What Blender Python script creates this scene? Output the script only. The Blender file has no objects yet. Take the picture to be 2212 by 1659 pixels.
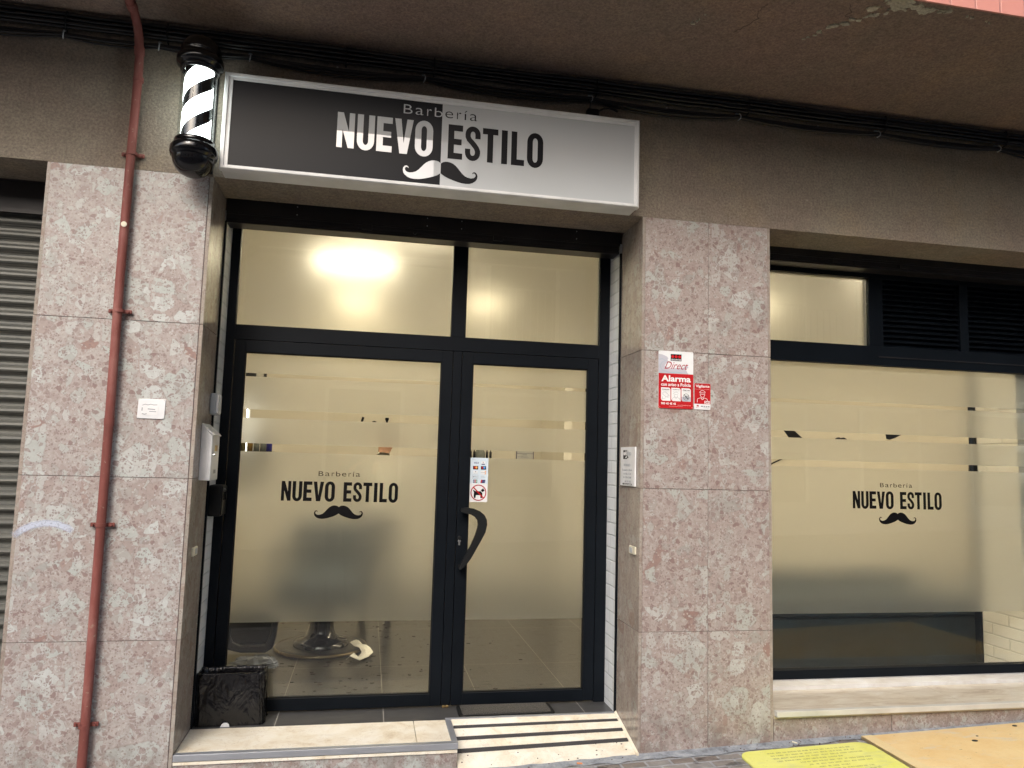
import bpy, math, random
from math import sin, cos, pi, radians
from mathutils import Vector, Matrix, Euler
random.seed(7)
S = bpy.context.scene
COL = S.collection

# ------------------------------------------------------------------ camera
cam_d = bpy.data.cameras.new("camera"); cam = bpy.data.objects.new("camera", cam_d); COL.objects.link(cam)
S.camera = cam
yaw, pit, rol = 0.187759, 0.101415, 0.028076
rt = Vector((cos(yaw), -sin(yaw), 0)); fw = Vector((sin(yaw)*cos(pit), cos(yaw)*cos(pit), sin(pit))); up = rt.cross(fw)
r2 = rt*cos(rol) + up*sin(rol); u2 = up*cos(rol) - rt*sin(rol)
mw = Matrix((r2, u2, -fw)).transposed().to_4x4(); mw.translation = Vector((0.79195, -3.65547, 1.6))
cam.matrix_world = mw
cam_d.sensor_width = 36; cam_d.lens = 36*1600.26/2212
cam_d.clip_start = 0.05; cam_d.clip_end = 500

# ------------------------------------------------------------------ world, sun, exposure
W = bpy.data.worlds.new("World"); S.world = W; W.use_nodes = True
wn = W.node_tree; wn.nodes.clear()
sky = wn.nodes.new('ShaderNodeTexSky'); sky.sky_type = 'NISHITA'; sky.sun_disc = False
SUN_E, SUN_R = radians(38), radians(200)
sky.sun_elevation = SUN_E; sky.sun_rotation = SUN_R; sky.dust_density = 4.0; sky.air_density = 1.0
bg = wn.nodes.new('ShaderNodeBackground'); bg.inputs[1].default_value = 0.15
hs = wn.nodes.new('ShaderNodeHueSaturation'); hs.inputs['Saturation'].default_value = 1.0
wo = wn.nodes.new('ShaderNodeOutputWorld')
wn.links.new(sky.outputs[0], hs.inputs['Color']); wn.links.new(hs.outputs[0], bg.inputs[0]); wn.links.new(bg.outputs[0], wo.inputs[0])
sd = bpy.data.lights.new("sun", 'SUN'); sd.energy = 0.6; sd.angle = radians(18); sd.color = (.94, .97, 1)
so = bpy.data.objects.new("sun", sd); COL.objects.link(so); so.location = (0, -6, 14)
# NISHITA: sun_rotation 0 = +Y, clockwise seen from above
sdir = Vector((sin(SUN_R)*cos(SUN_E), cos(SUN_R)*cos(SUN_E), sin(SUN_E)))
so.rotation_euler = (-sdir).to_track_quat('-Z', 'Y').to_euler()
S.view_settings.view_transform = 'Standard'; S.view_settings.look = 'None'
S.view_settings.gamma = 1; S.view_settings.exposure = 1.08
S.render.engine = 'CYCLES'
S.cycles.use_denoising = True
S.cycles.max_bounces = 10; S.cycles.transparent_max_bounces = 16; S.cycles.sample_clamp_indirect = 6
S.cycles.transmission_bounces = 10; S.cycles.caustics_refractive = True

# ------------------------------------------------------------------ materials
class NT:
    def __init__(s, name):
        s.m = bpy.data.materials.new(name); s.m.use_nodes = True; s.t = s.m.node_tree; s.t.nodes.clear()
        s.out = s.t.nodes.new('ShaderNodeOutputMaterial')
    def n(s, typ, **kw):
        x = s.t.nodes.new('ShaderNode'+typ)
        for k, v in kw.items():
            if k.startswith('i_'):
                key = k[2:]; key = int(key) if key.isdigit() else key.replace('_', ' ')
                s.set(x.inputs[key], v)
            else: setattr(x, k, v)
        return x
    def set(s, inp, v):
        if isinstance(v, bpy.types.NodeSocket): s.t.links.new(v, inp)
        else:
            if inp.type == 'RGBA' and len(v) == 3: v = (*v, 1)
            inp.default_value = v
    def coord(s): return s.n('TexCoord').outputs['Object']
    def mapping(s, v, scale=(1, 1, 1), loc=(0, 0, 0)):
        return s.n('Mapping', i_Vector=v, i_Scale=scale, i_Location=loc).outputs[0]
    def noise(s, v, scale, detail=4, rough=.55, dist=0):
        return s.n('TexNoise', i_Vector=v, i_Scale=scale, i_Detail=detail, i_Roughness=rough, i_Distortion=dist).outputs[0]
    def vor(s, v, scale, feature='F1', rnd=1.0):
        return s.n('TexVoronoi', feature=feature, i_Vector=v, i_Scale=scale, i_Randomness=rnd)
    def math(s, op, a, b=0.0, clamp=False):
        x = s.n('Math', operation=op, use_clamp=clamp); s.set(x.inputs[0], a); s.set(x.inputs[1], b); return x.outputs[0]
    def step(s, v, a, b): # smooth range 0..1
        x = s.n('MapRange', interpolation_type='SMOOTHSTEP', clamp=True); s.set(x.inputs[0], v)
        x.inputs[1].default_value = a; x.inputs[2].default_value = b; return x.outputs[0]
    def mix(s, f, a, b, mode='MIX'):
        x = s.n('Mix', data_type='RGBA', blend_type=mode)
        s.set(x.inputs[0], f); s.set(x.inputs[6], a); s.set(x.inputs[7], b); return x.outputs[2]
    def ramp(s, f, stops, interp='LINEAR'):
        x = s.n('ValToRGB'); s.set(x.inputs[0], f); e = x.color_ramp; e.interpolation = interp
        while len(e.elements) < len(stops): e.elements.new(.5)
        for el, (p, c) in zip(e.elements, stops): el.position = p; el.color = (*c, 1)
        return x.outputs[0]
    def bump(s, h, strength=.3, dist=.01):
        return s.n('Bump', i_Height=h, i_Strength=strength, i_Distance=dist).outputs[0]
    def pbr(s, base=(.5, .5, .5), rough=.5, metal=0, normal=None, spec=.5, coat=0, emit=None, es=0, sheen=0):
        b = s.n('BsdfPrincipled'); s.set(b.inputs['Base Color'], base); s.set(b.inputs['Roughness'], rough)
        b.inputs['Metallic'].default_value = metal; b.inputs['Specular IOR Level'].default_value = spec
        b.inputs['Coat Weight'].default_value = coat; b.inputs['Coat Roughness'].default_value = .08
        if normal is not None: s.set(b.inputs['Normal'], normal)
        if emit is not None: s.set(b.inputs['Emission Color'], emit); b.inputs['Emission Strength'].default_value = es
        s.t.links.new(b.outputs[0], s.out.inputs[0]); return s.m

def simple(name, base, rough=.5, metal=0, var=.08, bumps=0, bscale=60, spec=.5, coat=0):
    n = NT(name); c = n.coord()
    k = n.noise(c, 5, 5); dark = tuple(x*(1-var*2) for x in base); light = tuple(min(1, x*(1+var*1.4)) for x in base)
    col = n.ramp(k, [(.3, dark), (.7, light)])
    r = n.math('ADD', rough-.06, n.math('MULTIPLY', n.noise(c, 9, 3), .12))
    nm = n.bump(n.noise(c, bscale, 4), bumps, .002) if bumps else None
    return n.pbr(col, r, metal, nm, spec, coat)

def mk_marble(name, tint=(1, 1, 1), warm=0.0, rough=.3):
    n = NT(name); c = n.coord()
    at = n.n('Attribute', attribute_name='tile').outputs['Fac']
    off = n.n('CombineXYZ', i_X=n.math('MULTIPLY', at, 3.7), i_Y=n.math('MULTIPLY', at, 1.9), i_Z=n.math('MULTIPLY', at, 5.3)).outputs[0]
    v0 = n.n('VectorMath', operation='ADD'); n.set(v0.inputs[0], c); n.set(v0.inputs[1], off); v0 = v0.outputs[0]
    nz = n.n('TexNoise', i_Vector=v0, i_Scale=9.0, i_Detail=5, i_Roughness=.6).outputs['Color']
    dv = n.n('VectorMath', operation='SCALE'); n.set(dv.inputs[0], nz); dv.inputs['Scale'].default_value = .035
    v1 = n.n('VectorMath', operation='ADD'); n.set(v1.inputs[0], v0); n.set(v1.inputs[1], dv.outputs[0]); v = v1.outputs[0]
    base = n.ramp(n.noise(v, 4.5, 6, .65), [(.3, (.345, .275, .255)), (.43, (.38, .325, .305)), (.56, (.40, .365, .345)), (.7, (.41, .40, .385))])
    fine = n.noise(v, 70, 4, .7)
    base = n.mix(.7, base, n.ramp(fine, [(.32, (.40, .36, .35)), (.5, (.52, .5, .5)), (.68, (.64, .62, .62))]), 'OVERLAY')
    vein = n.step(n.math('ABSOLUTE', n.math('SUBTRACT', n.noise(v, 22, 5, .7), .5)), .0, .02)
    base = n.mix(n.math('MULTIPLY', n.math('SUBTRACT', 1.0, vein), .35), base, (.58, .53, .5))
    def layer(base, scale, thr, soft, stops, edge=.03, k=1.0, sc=(1, 1, 1)):
        vv = n.mapping(v, sc)
        a = n.vor(vv, scale); e = n.vor(vv, scale, 'DISTANCE_TO_EDGE')
        sp = n.n('SeparateColor', i_0=a.outputs['Color'])
        m = n.math('MULTIPLY', n.step(sp.outputs[0], thr, thr+.01), n.step(e.outputs[0], edge, edge+soft))
        m = n.math('MULTIPLY', m, n.step(n.noise(vv, scale*1.3, 3), .25, .34))
        m = n.math('MULTIPLY', m, k)
        cc = n.ramp(sp.outputs[1], stops, 'CONSTANT')
        cc = n.mix(.5, cc, n.ramp(n.noise(vv, scale*4, 5, .7), [(.3, (.38, .38, .38)), (.7, (.62, .62, .62))]), 'OVERLAY')
        rim = n.math('MULTIPLY', n.math('SUBTRACT', n.step(e.outputs[0], edge-.02, edge+.01), n.step(e.outputs[0], edge+.02, edge+.06)), n.math('MULTIPLY', n.step(sp.outputs[0], thr, thr+.01), .3))
        base = n.mix(rim, base, (.2, .13, .12))
        return n.mix(m, base, cc)
    grey = [(0, (.44, .475, .455)), (.3, (.36, .35, .33)), (.5, (.53, .55, .54)), (.72, (.36, .28, .255)), (.88, (.30, .16, .13)), (.93, (.50, .50, .48))]
    base = layer(base, 6.5, .78, .04, grey, .09, .8, (1, 1, .8))
    base = layer(base, 11, .72, .03, grey, .08, .95, (1, 1, 1.25))
    base = layer(base, 19, .66, .05, grey, .06, .6, (1.2, 1, .8))
    base = layer(base, 42, .58, .06, [(0, (.27, .18, .165)), (.28, (.48, .49, .47)), (.6, (.35, .27, .25)), (.85, (.20, .09, .08))], .08, .7)
    base = layer(base, 105, .60, .1, [(0, (.22, .14, .13)), (.5, (.52, .50, .49)), (.75, (.28, .18, .165))], .1, .75)
    # street dirt climbing the first centimetres
    z = n.n('SeparateXYZ', i_0=c).outputs[2]
    d = n.math('MULTIPLY', n.step(z, .50, .12), n.step(n.noise(c, 9, 6, .75), .40, .60))
    base = n.mix(n.math('MULTIPLY', d, .55), base, (.13, .085, .06))
    base = n.mix(1.0, base, tint, 'MULTIPLY')
    if warm: base = n.mix(warm, base, n.ramp(n.noise(n.mapping(v, (1, 1, .35)), 14, 5, .7), [(.3, (.20, .155, .115)), (.7, (.42, .35, .27))]))
    base = n.mix(.12, base, (.37, .345, .325))
    base = n.n('HueSaturation', i_Saturation=.85, i_Value=.99, i_Color=base).outputs[0]
    r = n.math('ADD', rough, n.math('MULTIPLY', n.noise(v, 6, 3), .12))
    return n.pbr(base, r, 0, n.bump(fine, .05, .002), .4)

def mk_plaster(name, a, b, flecks=True, scale=1.0):
    n = NT(name); c = n.coord()
    big = n.noise(c, 1.1*scale, 5, .6); big2 = n.noise(n.mapping(c, (1, 1, 1), (7, 3, 2)), 2.6*scale, 5, .65)
    col = n.mix(n.step(big, .35, .65), a, b)
    col = n.mix(n.math('MULTIPLY', n.step(big2, .48, .68), .45), col, (a[0]*1.25, a[1]*1.22, a[2]*1.02))
    grit = n.noise(c, 85, 5, .8)
    col = n.mix(.8, col, n.ramp(grit, [(.35, (.30, .30, .30)), (.65, (.72, .72, .71))]), 'OVERLAY')
    mott = n.noise(n.mapping(c, (1, 1, 1), (1, 5, 9)), 16, 6, .7)
    col = n.mix(.5, col, n.ramp(mott, [(.3, (.38, .38, .38)), (.7, (.63, .62, .60))]), 'OVERLAY')
    if flecks:
        v = n.vor(n.mapping(c, (1, 1, 2.2)), 7.0)
        sp = n.n('SeparateColor', i_0=v.outputs['Color'])
        m = n.math('MULTIPLY', n.step(sp.outputs[0], .8, .82), n.step(n.math('ADD', v.outputs['Distance'], n.math('MULTIPLY', n.noise(c, 60, 3), .18)), .17, .13))
        col = n.mix(n.math('MULTIPLY', m, .55), col, (.42, .38, .33))
        sc = n.noise(n.mapping(c, (.8, 1, 5)), 9, 6, .7)
        col = n.mix(n.math('MULTIPLY', n.step(sc, .66, .72), .3), col, (.35, .31, .26))
    h = n.math('ADD', grit, n.math('MULTIPLY', n.noise(c, 45, 4, .6), 1.2))
    return n.pbr(col, .9, 0, n.bump(h, .8, .006), .15)

MAT = {}
MAT['marble'] = mk_marble('breccia_marble', (.96, .985, .97))
MAT['marble_right'] = mk_marble('breccia_marble_pink', (.90, .86, .82))
MAT['marble_reveal'] = mk_marble('breccia_marble_reveal', (.84, .80, .74), .5, .14)
MAT['plaster'] = mk_plaster('brown_render', (.235, .190, .158), (.265, .235, .190))
MAT['soffit'] = mk_plaster('brown_soffit_render', (.27, .195, .165), (.25, .20, .165), False)
MAT['patch'] = mk_plaster('bare_plaster', (.44, .42, .34), (.55, .54, .45), False, 6)
MAT['grout'] = simple('dark_joint', (.12, .085, .075), .9)
MAT['black_alu'] = simple('black_aluminium', (.004, .006, .009), .45, 0, .1, .05, 500, .13)
MAT['box_metal'] = simple('dark_painted_metal', (.018, .016, .017), .42, 0, .2, .1, 80, .4)
MAT['white_metal'] = simple('white_painted_metal', (.74, .75, .75), .32)
MAT['black_gloss'] = simple('black_gloss_plastic', (.004, .004, .005), .16, 0, .1, 0, 60, .5, .1)
MAT['black_matte'] = simple('black_matte_plastic', (.008, .009, .010), .5, 0, .1, .2, 300, .25)
MAT['cable'] = simple('black_cable_rubber', (.007, .0075, .009), .36, 0, .1, 0, 60, .7)
MAT['clip'] = simple('grey_cable_clip', (.42, .44, .46), .4)
MAT['steel'] = simple('steel', (.62, .62, .6), .3, .9)
MAT['chrome'] = simple('chrome', (.8, .8, .78), .12, 1)
MAT['brass'] = simple('brass', (.6, .42, .18), .3, .9)
MAT['bronze'] = simple('worn_bronze_rim', (.16, .125, .07), .3, .8)
MAT['alu_edge'] = simple('anodised_edge_trim', (.40, .42, .46), .35, .55, .06, .05, 200)
MAT['alu_edge_pale'] = simple('pale_edge_trim', (.62, .61, .56), .4, .2)
def m_sign(name, col, rough, coat, spec=.5):
    n = NT(name); c = n.coord(); b = n.n('BsdfPrincipled'); b.inputs['Base Color'].default_value = (*col, 1); b.inputs['Roughness'].default_value = rough
    b.inputs['Specular IOR Level'].default_value = spec; b.inputs['Coat Weight'].default_value = coat; b.inputs['Coat Roughness'].default_value = .01; b.inputs['Coat IOR'].default_value = 2.0
    cn = n.n('CombineXYZ', i_X=0.0, i_Y=-.998, i_Z=.058).outputs[0]   # panel is upright; coat normal tilted to lower the soffit edge's reflection
    n.set(b.inputs['Coat Normal'], n.n('Bump', i_Height=n.noise(c, 3, 2), i_Strength=.02, i_Distance=.01, i_Normal=cn).outputs[0]); n.t.links.new(b.outputs[0], n.out.inputs[0]); return n.m
MAT['sign_white'] = m_sign('white_acrylic', (.56, .59, .60), .4, 1.0)
MAT['sign_black'] = m_sign('black_vinyl', (.005, .006, .009), .30, 0, .16)
MAT['letter_black'] = simple('black_sticker_vinyl', (.004, .004, .005), .5, 0, .08, 0, 60, .12)
MAT['sign_letter_black'] = m_sign('black_sign_vinyl', (.006, .006, .008), .33, 0, .16)
MAT['letter_white'] = MAT['sign_white']
MAT['white_gloss'] = simple('white_enamel_plate', (.78, .79, .80), .2)
MAT['white_plastic'] = simple('white_plastic', (.72, .74, .76), .35)
MAT['ivory'] = simple('ivory_plastic', (.68, .64, .50), .4)
MAT['grey_plastic'] = simple('grey_translucent_plastic', (.40, .44, .47), .3)
MAT['red'] = simple('red_enamel', (.48, .018, .022), .22)
MAT['red_ink'] = simple('dark_red_ink', (.36, .02, .035), .35)
MAT['swirl'] = simple('pale_grey_ink', (.50, .50, .56), .3)
MAT['swirl2'] = simple('pale_blue_grey_ink', (.42, .47, .54), .3)
MAT['blue_paper'] = simple('pale_blue_sticker', (.60, .70, .78), .35)
MAT['ink_blue'] = simple('navy_ink', (.03, .04, .16), .4)
MAT['ink_orange'] = simple('orange_ink', (.8, .36, .08), .4)
MAT['ink_cyan'] = simple('cyan_ink', (.05, .32, .75), .4)
MAT['ink_green'] = simple('green_ink', (.03, .25, .12), .4)
MAT['ink_grey'] = simple('grey_ink', (.28, .30, .33), .4)
MAT['white_ink'] = simple('white_ink', (.8, .8, .8), .3)
MAT['pink_ink'] = simple('pink_ink', (.72, .38, .36), .3)
MAT['skin'] = simple('skin', (.52, .29, .19), .5, 0, .1)
MAT['hair'] = simple('dark_hair', (.025, .015, .01), .6, 0, .3, .8, 400)
MAT['shirt'] = simple('white_shirt_cloth', (.75, .72, .62), .85, 0, .05, .2, 300)
MAT['dark_cloth'] = simple('dark_trousers_cloth', (.02, .022, .028), .85, 0, .1, .2, 300)
MAT['teal'] = simple('dark_teal_upholstery', (.010, .026, .038), .42, 0, .15, .2, 120)
MAT['leather'] = simple('black_leather', (.010, .010, .011), .3, 0, .2, .5, 180)
MAT['tissue'] = simple('white_paper_tissue', (.72, .70, .62), .8, 0, .08, .5, 60)
MAT['grey_cloth'] = simple('crumpled_grey_plastic', (.20, .22, .27), .4, 0, .25, .4, 40)
MAT['orange_filter'] = simple('orange_cigarette_filter', (.70, .28, .12), .8)
MAT['strip_grey'] = simple('dark_grit_tape', (.045, .044, .045), .8, 0, .1, .3, 300)
MAT['asphalt'] = simple('asphalt', (.055, .055, .055), .9, 0, .3, .8, 200)
MAT['kerb'] = simple('concrete_kerb', (.30, .29, .27), .85, 0, .2, .5, 90)
MAT['opp_wall'] = simple('pale_render_opposite', (.42, .42, .43), .9, 0, .12, .3, 30)
MAT['opp_wall2'] = simple('cream_render_opposite', (.42, .39, .35), .9, 0, .12, .3, 30)
MAT['opp_glass'] = simple('dark_window_glass', (.03, .035, .04), .08)
MAT['opp_shutter'] = simple('pale_roller_blind', (.45, .44, .40), .6)
MAT['rail'] = simple('painted_railing', (.30, .31, .32), .5)

def m_interior():
    n = NT('cream_interior_paint'); c = n.coord()
    col = n.ramp(n.noise(c, 1.5, 3), [(.3, (.74, .70, .61)), (.7, (.80, .76, .67))]); return n.pbr(col, .8)
MAT['interior'] = m_interior()

def m_brick_white(name='white_brick_tile', col=(.74, .76, .77), bw=.2, bh=.065, rough=.25, warm=None):
    n = NT(name); c = n.coord(); sx = n.n('SeparateXYZ', i_0=c)
    v = n.n('CombineXYZ', i_X=n.math('ADD', sx.outputs[0], sx.outputs[1]), i_Y=sx.outputs[2]).outputs[0]
    dv = n.n('TexNoise', i_Vector=c, i_Scale=14.0, i_Detail=3).outputs['Color']
    sc = n.n('VectorMath', operation='SCALE'); n.set(sc.inputs[0], dv); sc.inputs['Scale'].default_value = .006
    ad = n.n('VectorMath', operation='ADD'); n.set(ad.inputs[0], v); n.set(ad.inputs[1], sc.outputs[0])
    b = n.n('TexBrick', i_Vector=ad.outputs[0], i_Scale=1.0, i_Mortar_Size=.006, i_Mortar_Smooth=.6, i_Brick_Width=bw, i_Row_Height=bh,
            i_Color1=col, i_Color2=tuple(x*.94 for x in col), i_Mortar=tuple(x*.82 for x in col))
    h = n.math('ADD', n.math('MULTIPLY', b.outputs['Fac'], -1.0), n.math('MULTIPLY', n.noise(c, 26, 4), .5))
    return n.pbr(b.outputs['Color'], rough, 0, n.bump(h, .6, .006), .4)
MAT['white_tile'] = m_brick_white('white_brick_tile', (.80, .83, .84), .15, .07)
MAT['white_brick'] = m_brick_white('white_painted_brick', (.68, .64, .55), .26, .075, .6)
MAT['pink_tile'] = m_brick_white('pink_glazed_tile', (.62, .27, .22), .128, .26, .35)

def m_cream():
    n = NT('cream_marble'); c = n.coord()
    d = n.n('TexNoise', i_Vector=c, i_Scale=5.0, i_Detail=5).outputs['Color']
    sc = n.n('VectorMath', operation='SCALE'); n.set(sc.inputs[0], d); sc.inputs['Scale'].default_value = .25
    ad = n.n('VectorMath', operation='ADD'); n.set(ad.inputs[0], c); n.set(ad.inputs[1], sc.outputs[0]); v = ad.outputs[0]
    col = n.ramp(n.noise(v, 7, 7, .68), [(.25, (.52, .42, .29)), (.40, (.72, .65, .51)), (.56, (.80, .76, .65)), (.75, (.84, .82, .75))])
    crack = n.math('ABSOLUTE', n.math('SUBTRACT', n.noise(v, 6.5, 6, .65), .5))
    col = n.mix(n.math('MULTIPLY', n.step(crack, .006, .0), .45), col, (.36, .24, .13))
    sp = n.step(n.noise(c, 95, 3), .70, .75); col = n.mix(n.math('MULTIPLY', sp, .6), col, (.25, .17, .10))
    # worn grime running along the slab
    g = n.step(n.noise(n.mapping(c, (1, 4, 1)), 5, 5, .7), .55, .75); col = n.mix(n.math('MULTIPLY', g, .35), col, (.38, .30, .2))
    return n.pbr(col, n.math('ADD', .28, n.math('MULTIPLY', n.noise(c, 8), .25)), 0, n.bump(n.noise(c, 60, 4), .08, .002), .4)
MAT['cream'] = m_cream()
def m_sill():
    n = NT('sill_marble'); c = n.coord()
    v = n.mapping(c, (1, 3.2, 1))
    col = n.ramp(n.noise(v, 4.5, 7, .7, .8), [(.3, (.33, .25, .17)), (.45, (.52, .45, .35)), (.6, (.62, .57, .47)), (.75, (.68, .65, .57))])
    return n.pbr(col, .3, 0, n.bump(n.noise(c, 60, 4), .06, .002), .4)
MAT['sill'] = m_sill()
def m_white_sill():
    n = NT('white_sill_tile'); c = n.coord()
    col = n.ramp(n.noise(c, 5, 6, .6, .6), [(.3, (.56, .53, .49)), (.6, (.68, .68, .67)), (.8, (.72, .74, .77))])
    return n.pbr(col, .2, 0, None, .5)
MAT['white_sill'] = m_white_sill()

def m_floor():
    n = NT('dark_floor_tile'); c = n.coord(); sx = n.n('SeparateXYZ', i_0=c)
    def line(v, off, per, w):
        f = n.math('FRACT', n.math('DIVIDE', n.math('SUBTRACT', v, off-20*per), per))
        return n.math('LESS_THAN', f, w/per)
    g = n.math('MAXIMUM', line(sx.outputs[0], .3925, .5375, .0035), line(sx.outputs[1], .30, 1.04, .0035))
    st = n.noise(n.mapping(c, (1.2, 9, 1)), 6, 6, .7)
    col = n.ramp(st, [(.3, (.024, .023, .021)), (.55, (.038, .036, .032)), (.75, (.062, .058, .050))])
    col = n.mix(g, col, (.24, .22, .19))
    return n.pbr(col, n.math('ADD', .20, n.math('MULTIPLY', st, .2)), 0, None, .35)
MAT['floor_tile'] = m_floor()
def m_threshold():
    n = NT('threshold_tile'); c = n.coord(); sx = n.n('SeparateXYZ', i_0=c)
    f = n.math('FRACT', n.math('DIVIDE', n.math('SUBTRACT', sx.outputs[0], .3925-10.75), .5375))
    g = n.math('LESS_THAN', f, .0045/.5375)
    col = n.ramp(n.noise(n.mapping(c, (1.2, 6, 1)), 8, 6, .7), [(.3, (.035, .036, .038)), (.7, (.07, .071, .073))])
    return n.pbr(n.mix(g, col, (.30, .29, .27)), .35)
MAT['threshold'] = m_threshold()

def m_paving():
    n = NT('small_paver_bricks'); c = n.coord()
    dv = n.n('TexNoise', i_Vector=c, i_Scale=9.0, i_Detail=3).outputs['Color']
    sc = n.n('VectorMath', operation='SCALE'); n.set(sc.inputs[0], dv); sc.inputs['Scale'].default_value = .012
    ad = n.n('VectorMath', operation='ADD'); n.set(ad.inputs[0], c); n.set(ad.inputs[1], sc.outputs[0])
    b = n.n('TexBrick', i_Vector=ad.outputs[0], i_Scale=1.0, i_Mortar_Size=.007, i_Mortar_Smooth=.3, i_Brick_Width=.125, i_Row_Height=.064,
            i_Color1=(.20, .17, .145), i_Color2=(.27, .26, .245), i_Mortar=(.34, .35, .36))
    col = n.mix(.6, b.outputs['Color'], n.ramp(n.noise(c, 18, 6, .7), [(.3, (.30, .30, .32)), (.7, (.7, .7, .68))]), 'OVERLAY')
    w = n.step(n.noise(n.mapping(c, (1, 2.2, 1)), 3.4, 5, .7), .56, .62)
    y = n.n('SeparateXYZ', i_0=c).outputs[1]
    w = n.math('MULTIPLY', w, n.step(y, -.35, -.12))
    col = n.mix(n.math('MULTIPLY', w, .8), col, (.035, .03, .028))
    h = n.math('ADD', n.math('MULTIPLY', b.outputs['Fac'], -1.), n.noise(c, 80, 4))
    return n.pbr(col, .55, 0, n.bump(h, .5, .006), .35)
MAT['paving'] = m_paving()
def m_conc():
    n = NT('mortar_strip'); c = n.coord()
    col = n.ramp(n.noise(c, 14, 7, .75), [(.25, (.07, .07, .075)), (.45, (.25, .27, .29)), (.65, (.40, .42, .44)), (.8, (.5, .5, .5))])
    return n.pbr(col, .8, 0, n.bump(n.noise(c, 70, 5, .7), .7, .006), .3)
MAT['mortar'] = m_conc()

def m_pipe():
    n = NT('red_oxide_paint'); c = n.coord()
    col = n.ramp(n.noise(n.mapping(c, (1, 1, .35)), 9, 6, .65), [(.3, (.15, .048, .038)), (.5, (.21, .066, .055)), (.7, (.30, .13, .11))])
    col = n.mix(n.math('MULTIPLY', n.step(n.noise(c, 26, 6, .7), .62, .68), .6), col, (.34, .26, .2))
    col = n.mix(n.step(n.noise(c, 40, 4, .6), .72, .76), col, (.05, .03, .025))
    return n.pbr(col, .6, 0, n.bump(n.noise(c, 50, 4), .3, .003), .3)
MAT['red_pipe'] = m_pipe()

def m_slats():
    n = NT('galvanised_shutter_paint'); c = n.coord()
    st = n.noise(n.mapping(c, (.7, 1, 26)), 4, 5, .7)
    col = n.ramp(st, [(.3, (.07, .074, .070)), (.6, (.12, .12, .105)), (.8, (.19, .185, .155))])
    dirt = n.step(n.noise(n.mapping(c, (2.5, 1, 12)), 6, 5, .7), .5, .7)
    col = n.mix(n.math('MULTIPLY', dirt, .5), col, (.07, .075, .075))
    return n.pbr(col, .5, .25, None, .4)
MAT['slats'] = m_slats()

def m_mat():
    n = NT('grey_ribbed_carpet'); c = n.coord()
    k = n.noise(n.mapping(c, (1, 1, 1)), 220, 3, .8)
    col = n.ramp(k, [(.3, (.018, .018, .018)), (.7, (.12, .115, .105))])
    return n.pbr(col, .95, 0, n.bump(k, .8, .004), .1)
MAT['carpet'] = m_mat()

def m_board(name, a, b, dirt, seed):
    n = NT(name); c = n.mapping(n.coord(), (1, 1, 1), (seed, seed*2, 0))
    col = n.ramp(n.noise(c, 6, 6, .65), [(.3, a), (.6, b)])
    col = n.mix(n.math('MULTIPLY', n.step(n.noise(n.mapping(c, (1, 2.5, 1)), 4, 6, .7), .53, .7), .65), col, dirt)
    sp = n.step(n.noise(n.mapping(c, (1, 2, 1)), 26, 4, .6), .68, .73)
    col = n.mix(n.math('MULTIPLY', sp, .7), col, (.10, .075, .045))
    scr = n.step(n.math('ABSOLUTE', n.math('SUBTRACT', n.noise(n.mapping(c, (1, 3, 1)), 12, 4, .6, 1.5), .5)), .008, .0)
    col = n.mix(n.math('MULTIPLY', scr, .25), col, (.2, .19, .12))
    return n.pbr(col, .6, 0, n.bump(n.noise(c, 50, 4), .2, .003), .3)
MAT['yellow_mat'] = m_board('yellow_painted_mat', (.70, .70, .14), (.76, .76, .22), (.58, .60, .26), 1.0)
MAT['orange_board'] = m_board('ochre_painted_board', (.72, .50, .22), (.76, .58, .30), (.64, .57, .44), 3.0)
MAT['board_edge'] = m_board('pale_ochre_edge', (.72, .56, .28), (.75, .60, .33), (.6, .52, .36), 5.0)
MAT['mat_text'] = simple('faded_print', (.30, .30, .10), .7)
MAT['spray'] = None

def m_bag():
    n = NT('black_bin_liner'); c = n.coord()
    v = n.mapping(c, (1, 1, .18))
    h = n.math('ADD', n.math('MULTIPLY', n.noise(v, 30, 3, .5, 1.5), .5), n.math('MULTIPLY', n.noise(n.mapping(c, (1, 1, .7), (3, 3, 3)), 11, 3, .5, 1.5), 1.6))
    return n.pbr((.004, .004, .005), .2, 0, n.bump(h, .7, .012), .45)
MAT['bag'] = m_bag()

def m_glass(name='clear_glass', tint=(.93, .95, .94), k=1.0):
    n = NT(name)
    lw = n.n('LayerWeight', i_Blend=.5).outputs['Facing']
    f = n.math('ADD', .036*k, n.math('MULTIPLY', n.math('POWER', lw, 5.0), .9), True)
    t = n.n('BsdfTransparent', i_Color=tint); g = n.n('BsdfGlossy', i_Roughness=.004, i_Color=(1, 1, 1))
    m = n.n('MixShader', i_0=f, i_1=t.outputs[0], i_2=g.outputs[0]); n.t.links.new(m.outputs[0], n.out.inputs[0]); return n.m
MAT['glass'] = m_glass()
MAT['cyl_glass'] = m_glass('cylinder_glass', (.90, .93, .92), 1.6)
def m_film():
    n = NT('frosted_film')
    a = n.n('BsdfGlass', distribution='MULTI_GGX', i_Color=(.97, .97, .96), i_Roughness=.31, i_IOR=1.35)
    b = n.n('BsdfTranslucent', i_Color=(.88, .88, .86)); d = n.n('BsdfDiffuse', i_Color=(.72, .73, .74))
    m = n.n('MixShader', i_0=.06, i_1=a.outputs[0], i_2=b.outputs[0]); m2 = n.n('MixShader', i_0=.025, i_1=m.outputs[0], i_2=d.outputs[0])
    n.t.links.new(m2.outputs[0], n.out.inputs[0]); return n.m
MAT['film'] = m_film()
def m_emit(name, col, st):
    n = NT(name); e = n.n('Emission', i_Color=col, i_Strength=st); n.t.links.new(e.outputs[0], n.out.inputs[0]); return n.m
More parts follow.
